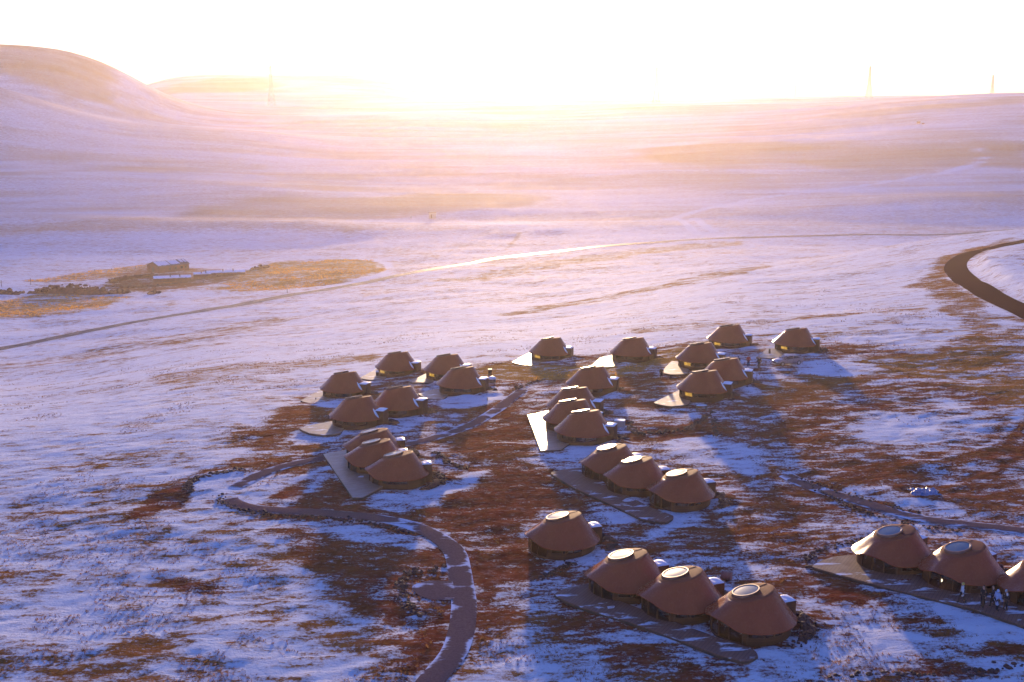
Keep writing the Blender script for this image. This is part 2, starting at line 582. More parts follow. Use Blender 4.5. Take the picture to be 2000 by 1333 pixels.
def copy_tree(src, parent=None):
    c = src.copy()
    COL.objects.link(c)
    if parent is not None:
        c.parent = parent
    for ch in list(src.children):
        copy_tree(ch, c)
    return c


def grandchild(root, path):
    o = root
    for p in path:
        o = [c for c in o.children if c.name.split('.')[0] == p][0]
    return o


# ------------------------------------------------------------------ roads and paths (centre lines in world metres)
def catmull(pts, step=1.5):
    pts = [Vector(p) for p in pts]
    pts = [pts[0] * 2 - pts[1]] + pts + [pts[-1] * 2 - pts[-2]]
    out = []
    for i in range(1, len(pts) - 2):
        p0, p1, p2, p3 = pts[i - 1:i + 3]
        n = max(2, int((p2 - p1).length / step))
        for k in range(n):
            t = k / n
            out.append(0.5 * ((2 * p1) + (p2 - p0) * t + (2 * p0 - 5 * p1 + 4 * p2 - p3) * t * t + (3 * p1 - p0 - 3 * p2 + p3) * t ** 3))
    out.append(pts[-2])
    return out


def pxline(pts):
    return [at(*p).xy for p in pts]


MAIN = catmull([tuple(p) for p in pxline([(-420, 775), (-220, 728), (-60, 696), (0, 681), (200, 641), (400, 606), (600, 571), (760, 542), (880, 520), (1000, 501), (1150, 484), (1300, 472), (1500, 463), (1650, 459)])] + [(262, 748), (330, 775), (420, 800)], 4)
BEND = catmull([tuple(p) for p in pxline([(2110, 668), (2040, 628), (1980, 598), (1925, 570), (1884, 545), (1866, 522), (1880, 503), (1925, 487), (1985, 474), (2060, 462)])], 2)
PATH1 = catmull([tuple(p) for p in pxline([(445, 975), (470, 988), (540, 996), (640, 1002), (740, 1012), (800, 1025), (850, 1045), (885, 1075), (897, 1110), (903, 1150), (906, 1190), (902, 1230), (885, 1275), (850, 1320), (815, 1365)])], 1)
PATH2 = catmull([tuple(p) for p in pxline([(1020, 762), (990, 785), (955, 810), (900, 838), (820, 862), (740, 875), (660, 890), (590, 902), (520, 922), (460, 950)])], 1.2)
PATH3 = catmull([tuple(p) for p in pxline([(1535, 928), (1570, 945), (1640, 968), (1720, 992), (1800, 1012), (1900, 1025), (2040, 1042)])], 1.2)
SPUR = catmull([tuple(p) for p in pxline([(903, 1150), (880, 1152), (856, 1153)])], .6)
TRACK = catmull([tuple(p) for p in pxline([(330, 600), (335, 592), (325, 583), (305, 572), (240, 562), (120, 558)])], 3)
ROADS = [(MAIN, 7.2), (BEND, 6.2), (PATH1, 2.6), (PATH2, 2.2), (PATH3, 2.2), (SPUR, 3.6)]


def dist_polyline(x, y, line, pad):
    """distance from many points to one polyline (inf beyond the padded box)"""
    L = np.array([(p[0], p[1]) for p in line])
    d = np.full(x.shape, 1e9)
    k = np.where((x > L[:, 0].min() - pad) & (x < L[:, 0].max() + pad) & (y > L[:, 1].min() - pad) & (y < L[:, 1].max() + pad))[0]
    if len(k) == 0:
        return d
    xs, ys = x[k], y[k]
    best = np.full(xs.shape, 1e9)
    for a, b in zip(L[:-1], L[1:]):
        ab = b - a
        t = np.clip(((xs - a[0]) * ab[0] + (ys - a[1]) * ab[1]) / (ab @ ab + 1e-9), 0, 1)
        best = np.minimum(best, np.hypot(xs - a[0] - t * ab[0], ys - a[1] - t * ab[1]))
    d[k] = best
    return d


def strip(name, line, width, dz, mat, nx=6, label=None, kind='structure', wobble=0.0):
    n = len(line)
    vs, fs, ed = [], [], []
    for i, p in enumerate(line):
        t = (line[min(i + 1, n - 1)] - line[max(i - 1, 0)]).normalized()
        nrm = Vector((-t.y, t.x))
        for k in range(nx + 1):
            s = (k / nx - 0.5)
            wd = width * (1 + wobble * math.sin(i * 0.7 + 3 * s) * 0.5)
            q = p + nrm * wd * s
            e = abs(s) * 2
            vs.append((q.x, q.y, float(H(q.x, q.y)) + dz - (0.05 if k in (0, nx) else 0)))
            ed.append(e ** 3)
    for i in range(n - 1):
        for k in range(nx):
            a = i * (nx + 1) + k
            fs.append((a, a + 1, a + nx + 2, a + nx + 1))
    me = bpy.data.meshes.new(name)
    me.from_pydata(vs, [], fs)
    at_ = me.attributes.new("edge", 'FLOAT', 'POINT')
    at_.data.foreach_set("value", ed)
    me.polygons.foreach_set("use_smooth", [True] * len(fs))
    me.materials.append(mat)
    o = bpy.data.objects.new(name, me)
    COL.objects.link(o)
    return tag(o, kind=kind)


strip("road", MAIN, 7.2, 0.12, M['asphalt'])
strip("side_road", BEND, 6.2, 0.10, M['asphalt_bend'])
strip("footpath", PATH1, 2.05, 0.045, M['concrete'], wobble=0.06)
strip("upper_footpath", PATH2, 1.9, 0.045, M['concrete_snowy'], wobble=0.10)
strip("hillside_footpath", PATH3, 1.9, 0.045, M['concrete_snowy'], wobble=0.12)
# the footpath's little round landing
c = at(862, 1152).xy
vs = [(c.x, c.y, float(H(c.x, c.y)) + 0.05)]
ed = [0.0]
for k in range(40):
    t = 2 * math.pi * k / 40
    rr = 2.1 + 0.15 * math.sin(3 * t)
    q = (c.x + rr * 1.15 * math.cos(t), c.y + rr * math.sin(t))
    vs.append((q[0], q[1], float(H(*q)) + 0.035))
    ed.append(0.9)
me = bpy.data.meshes.new("path_landing")
me.from_pydata(vs, [], [(0, k + 1, (k + 1) % 40 + 1) for k in range(40)])
me.attributes.new("edge", 'FLOAT', 'POINT').data.foreach_set("value", ed)
me.materials.append(M['concrete'])
o = bpy.data.objects.new("path_landing", me)
COL.objects.link(o)
tag(o, kind='structure')

# road markings: dashes and edge lines
acc, mk = 0.0, MB()
for i in range(len(MAIN) - 1):
    a, b = MAIN[i], MAIN[i + 1]
    L = (b - a).length
    t = (b - a).normalized()
    nr = Vector((-t.y, t.x))
    s = 0.0
    while s < L - 1e-6:
        ph = acc % 10
        run = min((4 - ph) if ph < 4 else (10 - ph), L - s)
        if ph < 4:
            p, q = a + t * s, a + t * (s + run)
            vs = []
            for w, k in ((p, -1), (p, 1), (q, 1), (q, -1)):
                e = w + nr * 0.11 * k
                vs.append((e.x, e.y, float(H(e.x, e.y)) + 0.145))
            mk.add(vs, [(0, 1, 2, 3)])
        s += run + 1e-4
        acc += run + 1e-4
    for k in (-3.15, 3.15):
        vs = []
        for w in (a, b):
            for e2 in (-.08, .08):
                e = w + nr * (k + e2)
                vs.append((e.x, e.y, float(H(e.x, e.y)) + 0.14))
        mk.add(vs, [(0, 1, 3, 2)])
tag(mk.build("road_marking", M['paint'], recalc=False), kind='structure')

# ------------------------------------------------------------------ ground cover map
# outlines of bare soil / dead grass and of lying snow: (bare, grass, blur in m, [photo pixels -> ground points])
BASE_VILLAGE = [(440, 930), (500, 860), (560, 780), (720, 740), (900, 715), (1050, 700), (1300, 668), (1440, 665), (1640, 668), (1760, 690), (2020, 640), (2040, 1080), (1900, 1333), (1180, 1360), (1000, 1180), (880, 1340), (780, 1330), (600, 1120), (460, 1060)]
ZONES = [
    (.55, .06, 6, BASE_VILLAGE),
    (.30, .35, 6, [(-40, 980), (200, 940), (420, 1060), (700, 1200), (760, 1370), (-60, 1370)]),
    # bare soil
    (.92, 0, 2, [(845, 965), (930, 915), (1010, 890), (1075, 930), (1130, 965), (1200, 1005), (1100, 985), (1040, 1020), (1010, 1050), (930, 1055), (880, 1030), (830, 1000)]),
    (.90, .1, 2, [(840, 868), (900, 838), (1000, 795), (1030, 820), (1035, 880), (1000, 900), (930, 895), (870, 885)]),
    (.80, .2, 2, [(490, 880), (540, 795), (620, 790), (650, 830), (600, 850), (640, 878), (560, 895), (480, 920), (380, 945), (300, 975), (270, 955), (400, 920)]),
    (.95, 0, 1.2, [(300, 965), (345, 945), (372, 940), (386, 972), (370, 990), (330, 995), (285, 1010), (240, 1020)]),
    (.90, 0, 1.2, [(520, 965), (600, 930), (640, 900), (690, 965), (650, 985), (540, 978)]),
    (.80, .1, 2, [(470, 1022), (600, 1030), (740, 1045), (830, 1068), (860, 1105), (800, 1110), (780, 1170), (800, 1200), (760, 1215), (690, 1170), (610, 1120), (540, 1060)]),
    (.92, 0, 1.5, [(700, 1120), (780, 1120), (795, 1190), (770, 1215), (700, 1190), (680, 1150)]),
    (.68, 0, 1.5, [(310, 1100), (370, 1110), (450, 1150), (440, 1170), (350, 1160)]),
    (.75, 0, 1.5, [(870, 1180), (885, 1205), (868, 1260), (820, 1315), (770, 1300), (820, 1250), (830, 1200)]),
    (.90, 0, 1.5, [(925, 1095), (1000, 1060), (1030, 1090), (1095, 1102), (1040, 1130), (960, 1140), (925, 1120)]),
    (.85, 0, 1.2, [(1165, 1265), (1220, 1250), (1285, 1265), (1300, 1280), (1270, 1305), (1230, 1300), (1180, 1290)]),
    (.85, 0, 1.2, [(1330, 1310), (1400, 1290), (1430, 1333), (1420, 1370), (1290, 1370)]),
    (.85, .1, 2.5, [(1570, 845), (1650, 830), (1680, 880), (1760, 900), (1835, 920), (1780, 960), (1680, 940), (1600, 910)]),
    (.85, .1, 2, [(1490, 845), (1560, 800), (1640, 790), (1625, 825), (1540, 855)]),
    (.66, .6, 6, [(1650, 700), (1800, 685), (2030, 640), (2030, 850), (1930, 775), (1800, 745), (1650, 725)]),
    (.75, .1, 3, [(1830, 900), (1900, 880), (1990, 820), (2030, 830), (2030, 900), (1950, 890), (1870, 930)]),
    (.85, .3, 2.5, [(1490, 745), (1600, 730), (1700, 740), (1640, 770), (1560, 790), (1470, 785)]),
    (.80, .9, 3, [(1250, 690), (1345, 678), (1355, 695), (1300, 716), (1200, 735), (1060, 745), (980, 745), (930, 722), (1000, 703), (1140, 720)]),
    (.85, .2, 2, [(1190, 745), (1310, 740), (1320, 770), (1250, 790), (1180, 785)]),
    (.85, 0, 1.5, [(1228, 832), (1345, 832), (1392, 802), (1395, 852), (1330, 868), (1240, 856)]),
    (.80, 0, 1.2, [(1590, 1140), (1700, 1150), (1790, 1200), (1860, 1188), (1865, 1212), (1780, 1222), (1700, 1192), (1620, 1172)]),
    (.85, 0, 1.2, [(1740, 1292), (1800, 1282), (1950, 1300), (1965, 1320), (1780, 1325)]),
    (.75, 0, 1.5, [(1835, 1255), (1960, 1262), (2020, 1250), (2020, 1290), (1900, 1290)]),
    (.66, .1, 2.5, [(1440, 1000), (1520, 970), (1600, 960), (1570, 1010), (1480, 1050), (1400, 1080)]),
    (.62, .1, 2, [(1840, 962), (2030, 970), (2030, 1025), (1900, 1010)]),
    (.70, .1, 1.5, [(1120, 1050), (1200, 1030), (1280, 1040), (1200, 1075), (1130, 1075)]),
    (.75, .1, 2, [(690, 760), (760, 748), (800, 775), (760, 800), (720, 780)]),
    (.75, .1, 2, [(820, 800), (960, 780), (940, 800), (860, 826), (800, 850), (780, 840)]),
    # snow lying between
    (.08, 0, 1.5, [(840, 955), (900, 925), (945, 910), (930, 945), (860, 982), (760, 1000), (690, 992), (740, 975)]),
    (.05, 0, 1.0, [(378, 932), (450, 918), (520, 925), (470, 955), (440, 972), (460, 995), (440, 1015), (400, 990), (372, 960)]),
    (.15, 0, 1.0, [(430, 1008), (560, 1012), (700, 1025), (840, 1052), (860, 1075), (800, 1068), (700, 1052), (600, 1034), (480, 1028)]),
    (.10, 0, 1.5, [(780, 960), (850, 965), (830, 985), (760, 990)]),
    (.12, 0, 2, [(1300, 866), (1400, 850), (1480, 862), (1500, 910), (1460, 930), (1400, 905), (1330, 885)]),
    (.14, .1, 4, [(1650, 810), (1760, 800), (1900, 785), (1970, 825), (1850, 880), (1720, 865), (1690, 835)]),
    (.08, 0, 1.5, [(1560, 705), (1640, 700), (1740, 725), (1640, 738), (1560, 725)]),
    (.10, 0, 1.5, [(1130, 875), (1220, 860), (1260, 880), (1180, 895), (1050, 893)]),
    (.10, 0, 1.2, [(1160, 1000), (1230, 1005), (1240, 1022), (1190, 1025)]),
    (.15, 0, 1.5, [(1620, 960), (1720, 950), (1850, 985), (1900, 1015), (1800, 1000), (1700, 975)]),
    (.10, 0, 1.2, [(1160, 1240), (1230, 1218), (1330, 1262), (1400, 1300), (1500, 1290), (1620, 1230), (1640, 1280), (1540, 1333), (1440, 1340), (1380, 1290), (1290, 1262)]),
    (.10, 0, 1.2, [(1600, 1125), (1680, 1135), (1760, 1160), (1860, 1185), (1970, 1222), (2030, 1240), (2030, 1262), (1900, 1235), (1800, 1180), (1690, 1150)]),
    (.12, 0, 1.5, [(1700, 1225), (1820, 1235), (1820, 1270), (1700, 1290), (1680, 1260)]),
    (.10, 0, 1.2, [(600, 825), (700, 848), (640, 862), (560, 868), (570, 845)]),
    (.10, 0, 1.2, [(620, 790), (690, 775), (720, 780), (650, 800)]),
    (.10, 0, 1.2, [(760, 822), (840, 795), (860, 810), (790, 838), (760, 845)]),
    (.10, 0, 1.2, [(870, 775), (960, 765), (990, 775), (910, 800), (860, 800)]),
    (.12, 0, 2, [(1120, 1050), (1080, 1110), (1160, 1090), (1180, 1078)]),
    # the open snowfields
    (.02, .3, 12, [(-40, 780), (300, 740), (700, 690), (1000, 670), (1400, 640), (1700, 630), (1800, 560), (1500, 520), (900, 600), (400, 680), (-40, 740)]),
    (.52, .7, 3, [(960, 617), (1060, 597), (1150, 582), (1290, 556), (1500, 517), (1510, 523), (1340, 555), (1160, 590), (1000, 618)]),
    (.46, .8, 4, [(850, 548), (1000, 520), (1150, 498), (1300, 480), (1450, 470), (1450, 480), (1300, 492), (1100, 520), (940, 550)]),
    (.42, .5, 4, [(0, 712), (150, 690), (420, 640), (560, 615), (560, 630), (400, 664), (150, 705), (0, 732)]),
    (.42, .8, 4, [(300, 735), (520, 705), (720, 690), (740, 700), (560, 730), (340, 765)]),
    (.72, .5, 4, [(1780, 560), (1830, 505), (1900, 482), (1990, 463), (1920, 495), (1855, 520), (1850, 545), (1890, 575), (1960, 615), (2030, 640), (1900, 620), (1830, 590)]),
    (.60, .5, 3, [(1820, 600), (1880, 595), (1960, 640), (2030, 690), (1960, 690), (1880, 640)]),
    (.46, .5, 3, [(1240, 640), (1500, 622), (1800, 600), (1800, 606), (1500, 632), (1250, 652)]),
    (.44, .7, 3, [(1560, 655), (1760, 640), (1900, 640), (1900, 650), (1740, 652), (1570, 664)]),
    # farmstead pastures
    (.68, 1.0, 5, [(400, 563), (470, 530), (540, 514), (640, 507), (735, 508), (755, 528), (690, 546), (560, 566), (470, 568)]),
    (.62, .9, 5, [(-40, 595), (100, 572), (240, 580), (200, 604), (60, 622), (-40, 625)]),
    (.60, .9, 4, [(40, 549), (180, 528), (290, 514), (360, 522), (260, 540), (90, 553)]),
    (.40, .6, 4, [(150, 560), (260, 548), (420, 545), (460, 560), (330, 570), (200, 570)]),
    (.75, .25, 4, [(215, 562), (225, 535), (300, 520), (400, 525), (480, 528), (470, 545), (380, 560), (290, 572)]),
    # far plain
    (.55, .75, 25, [(1240, 296), (1400, 283), (1700, 280), (2030, 283), (2030, 335), (1700, 330), (1500, 318), (1300, 318)]),
    (.50, .9, 18, [(360, 402), (600, 388), (900, 378), (1080, 385), (1000, 405), (780, 425), (480, 432), (360, 425)]),
    (.40, .8, 18, [(900, 360), (1150, 350), (1400, 328), (1500, 340), (1300, 362), (1000, 372)]),
    (.42, .8, 14, [(-40, 338), (250, 326), (500, 318), (500, 326), (250, 334), (-40, 348)]),
    (.42, .7, 14, [(-40, 440), (300, 430), (700, 436), (700, 452), (300, 448), (-40, 456)]),
    (.62, .6, 20, [(-40, 80), (0, 83), (130, 95), (200, 122), (320, 172), (330, 183), (210, 203), (130, 190), (0, 148), (-40, 135)]),
    (.60, .9, 25, [(330, 166), (430, 150), (520, 152), (560, 170), (460, 182), (350, 182)]),
    (.50, .5, 25, [(1560, 232), (1640, 220), (1760, 210), (1900, 196), (2030, 186), (2030, 200), (1900, 208), (1780, 222), (1720, 233)]),
]


def ground_masks(x, y):
    far = sstep(480, 950, y)
    bare = 0.10 + 0.10 * far + np.clip(fbm(x / 90, y / 60, 61, 3), -1, 1) * 0.14
    bare = bare + 0.10 * sstep(650, 900, y)
    grass = 0.45 + 0.2 * far + 0 * x
    for b, g, blur, poly in ZONES:
        P = np.array([at(px, py).xy for px, py in poly])
        k = np.where((x > P[:, 0].min() - blur) & (x < P[:, 0].max() + blur) & (y > P[:, 1].min() - blur) & (y < P[:, 1].max() + blur))[0]
        if len(k) == 0:
            continue
        # ragged outline
        jit = blur * 1.2
        xs = x[k] + jit * fbm(x[k] / (blur * 3.5), y[k] / (blur * 3.5), 71, 3)
        ys = y[k] + jit * fbm(x[k] / (blur * 3.5), y[k] / (blur * 3.5), 81, 3)
        inside = np.zeros(xs.shape, bool)
        dmin = np.full(xs.shape, 1e9)
        for (x0, y0), (x1, y1) in zip(P, np.roll(P, -1, axis=0)):
            c = (y0 > ys) != (y1 > ys)
            xi = (x1 - x0) * (ys - y0) / (y1 - y0 + 1e-12) + x0
            inside ^= c & (xs < xi)
            dx, dy = x1 - x0, y1 - y0
            t = np.clip(((xs - x0) * dx + (ys - y0) * dy) / (dx * dx + dy * dy + 1e-9), 0, 1)
            dmin = np.minimum(dmin, np.hypot(xs - x0 - t * dx, ys - y0 - t * dy))
        w = sstep(-blur * .5, blur * .5, np.where(inside, dmin, -dmin))
        bare[k] = bare[k] * (1 - w) + b * w
        grass[k] = grass[k] * (1 - w) + g * w
    return bare, grass, far


def micro(x, y):
    """small unevenness of the lying snow and turf"""
    a = 0.16 * fbm(x / 5.5, y / 4.0, 41, 3) + 0.07 * fbm((x * .78 + y * .62) / 2.4, (-x * .62 + y * .78) / 0.9, 42, 2)
    f = sstep(220, 420, y)
    return a * (1 - .3 * f) + f * 0.45 * fbm(x / 26, y / 14, 43, 3)


def axis_lines(start, fine_end, fine, far_end, g):
    xs = [start]
    while xs[-1] < fine_end:
        xs.append(xs[-1] + fine)
    s = fine
    while xs[-1] < far_end:
        s = min(s * g, 26.0)
        xs.append(xs[-1] + s)
    return xs


right = axis_lines(0.0, 85, 0.5, 1900, 1.035)
gx = np.array([-v for v in right[:0:-1]] + right)
gy = np.array([30, 45, 58, 66] + axis_lines(70.0, 205, 0.5, 3550, 1.012))
GX, GY = np.meshgrid(gx, gy)
fx, fy = GX.ravel(), GY.ravel()
bare, grass, far = ground_masks(fx, fy)
road_w = np.zeros(fx.shape)
for ln, w in ROADS:
    d = dist_polyline(fx, fy, ln, w + 4)
    road_w = np.maximum(road_w, 1 - sstep(w * 0.5 + 0.3, w * 0.5 + (1.6 if w < 4 else 4.0), d))
    # scraped soil and stones along the verges
    verge = np.exp(-((d - w * 0.5 - 0.5) / 0.55) ** 2) if w < 5 else np.exp(-((d - w * 0.5 - 1.2) / 1.6) ** 2) * .25
    bare = bare + 0.30 * verge * (0.4 + 1.2 * np.clip(fbm(fx / 6, fy / 6, 55, 2) + .3, 0, 1))
TRACKS = [([(600, 503), (690, 504), (745, 511), (757, 522), (742, 538), (640, 562), (560, 575)], -.5, 2.0), ([(620, 508), (700, 509), (740, 515), (749, 524), (735, 535)], .35, 1.5), ([(330, 600), (335, 592), (325, 583), (305, 572), (240, 562)], .45, 2.0),
          ([(1995, 800), (1960, 850), (1900, 880), (1820, 900)], -.35, .5), ([(2000, 830), (1970, 870), (1910, 905)], .3, .5), ([(2010, 860), (1985, 890), (1940, 930)], .3, .5),
          ([(1300, 1020), (1340, 990), (1420, 960), (1480, 940)], -.3, .6), ([(1290, 1040), (1350, 1000), (1430, 975)], -.3, .6), ([(560, 985), (600, 960), (635, 925), (655, 905)], -.5, .8),
          ([(470, 990), (540, 960), (600, 930), (640, 915)], -.45, .6), ([(1100, 880), (1180, 850), (1230, 835)], -.3, .6), ([(850, 880), (900, 850), (970, 835)], -.25, .5),
          ([(960, 1200), (985, 1250), (1010, 1330)], .25, .4), ([(320, 1180), (400, 1240), (480, 1300), (540, 1350)], -.2, .5), ([(350, 1170), (440, 1235), (520, 1290)], -.2, .5),
          ([(1440, 660), (1600, 645), (1800, 628), (1900, 625)], .32, .8), ([(560, 735), (720, 712), (900, 690)], .25, .8), ([(760, 775), (640, 790), (560, 800)], .2, .6),
          ([(0, 850), (80, 860), (180, 905), (260, 960)], .18, .5), ([(1960, 690), (1900, 720), (1780, 735), (1640, 742)], .3, 1.2),
          ([(1350, 432), (1360, 428), (1375, 440), (1395, 452)], -.6, 2.2), ([(1310, 428), (1330, 430), (1345, 442), (1360, 455)], -.5, 2.0), ([(1300, 430), (1390, 405), (1430, 400), (1500, 385), (1700, 360), (1850, 335), (1920, 312), (1910, 290)], -.4, 2.5),
          ([(1015, 455), (1000, 475), (985, 490)], .25, 1.5), ([(900, 430), (1000, 440), (1150, 452), (1300, 462)], -.25, 2.5)]
for pts, dv, wd in TRACKS:
    d = dist_polyline(fx, fy, catmull(pxline(pts), 2.5), 6 * wd)
    bare = bare + dv * np.exp(-(d / wd) ** 2)
Z = H(fx, fy)
Zg = Z + micro(fx, fy) * (1 - road_w) - 0.05 * road_w * (fy < 300)
# ploughed snow bank on the inner side of the bend
cb = at(2030, 545)
d = dist_polyline(fx, fy, BEND, 40)
inner = (np.hypot(fx - cb.x, fy - cb.y) < 75) & (fx > 100) & (fy > 230)
L_ = np.array([(p.x, p.y) for p in BEND])
side = np.zeros(fx.shape, bool)
k_ = np.where(d < 40)[0]
if len(k_):
    near_i = np.argmin((fx[k_, None] - L_[None, :, 0]) ** 2 + (fy[k_, None] - L_[None, :, 1]) ** 2, axis=1)
    side[k_] = ((fx[k_] - cb.x) ** 2 + (fy[k_] - cb.y) ** 2) < ((L_[near_i, 0] - cb.x) ** 2 + (L_[near_i, 1] - cb.y) ** 2)
bk = np.where(side, sstep(3.4, 9.5, d) * (1 - .7 * sstep(12, 34, d)), 0) * (d < 40) * sstep(410, 345, fy)
Zg = Zg + bk * (2.2 + 0.9 * fbm(fx / 3.0, fy / 9.0, 301, 2))
bare = np.where(bk > .05, bare * .25 + .25 * np.exp(-((d - 16) / 3.0) ** 2), bare)
EXTRA = []     # (x, y, radius, height) snow drifts and rubble mounds


def apply_mounds():
    global Zg, bare
    for mx, my, r, h, b in EXTRA:
        k = np.where((abs(fx - mx) < 3 * r) & (abs(fy - my) < 3 * r))[0]
        q = np.exp(-((fx[k] - mx) ** 2 + (fy[k] - my) ** 2) / (r * r))
        Zg[k] += h * q
        if b is not None:
            bare[k] = bare[k] * (1 - q) + b * q


def build_ground():
    ny, nx = GX.shape
    idx = np.arange(nx * ny).reshape(ny, nx)
    q = np.stack([idx[:-1, :-1], idx[:-1, 1:], idx[1:, 1:], idx[1:, :-1]], -1).reshape(-1, 4)
    me = bpy.data.meshes.new("ground")
    me.vertices.add(nx * ny)
    me.vertices.foreach_set("co", np.stack([fx, fy, Zg], -1).ravel())
    me.loops.add(q.size)
    me.loops.foreach_set("vertex_index", q.ravel().astype(np.int32))
    me.polygons.add(len(q))
    me.polygons.foreach_set("loop_start", (np.arange(len(q)) * 4).astype(np.int32))
    me.polygons.foreach_set("loop_total", np.full(len(q), 4, np.int32))
    me.polygons.foreach_set("use_smooth", np.ones(len(q), bool))
    me.update(calc_edges=True)
    me.validate()
    for nm, a in (("bare", bare), ("grass", grass), ("far", far)):
        me.attributes.new(nm, 'FLOAT', 'POINT').data.foreach_set("value", a.astype(np.float32))
    me.materials.append(M['ground'])
    o = bpy.data.objects.new("ground", me)
    COL.objects.link(o)
    tag(o, kind='structure')


# ------------------------------------------------------------------ the cone-roofed cabins
R_E, R_T, R_W = 3.42, 1.72, 3.0
NSEG = 96
# two builds of the same cabin: glazing under a raised eave facing the terrace, or low strip windows only
VAR_A = dict(top=3.0, eave=1.08, tilt=.235, ph=R(-6), notch=.50, skl=R(172), annex=R(24), box=(1.0, 1.25, 1.95), glaze=(186, 250), strip=(256, 312), snow=None)
VAR_B = dict(top=3.38, eave=1.22, tilt=.245, ph=R(-47), notch=0.0, skl=R(165), annex=R(-17), box=(1.15, 1.6, 2.14), glaze=(150, 200), strip=(212, 300), snow=R(-20))
V = dict(VAR_A)


def ztop(x, y):
    return V['top'] + V['tilt'] * (x * math.cos(V['ph']) + y * math.sin(V['ph']))


def zeave(t):
    d = (t - R(212) + math.pi) % (2 * math.pi) - math.pi
    notch = V['notch'] * math.exp(-(abs(d) / R(26)) ** 3.2)
    return V['eave'] - 0.08 * math.cos(t - R(20)) + notch


def roof_ring(k, t):
    """k in 0..1 from shoulder to eave at angle t -> point"""
    r = R_T + (R_E - R_T) * k
    zt = ztop(R_T * math.cos(t), R_T * math.sin(t))
    ze = zeave(t)
    z = zt + (ze - zt) * k ** 0.90
    z += 0.05 * k ** 7                      # lip kicks out at the bottom
    if k < 0.10:                            # rounded shoulder
        z -= 0.10 * (1 - k / 0.10) ** 2 * 0.6
    return r, z


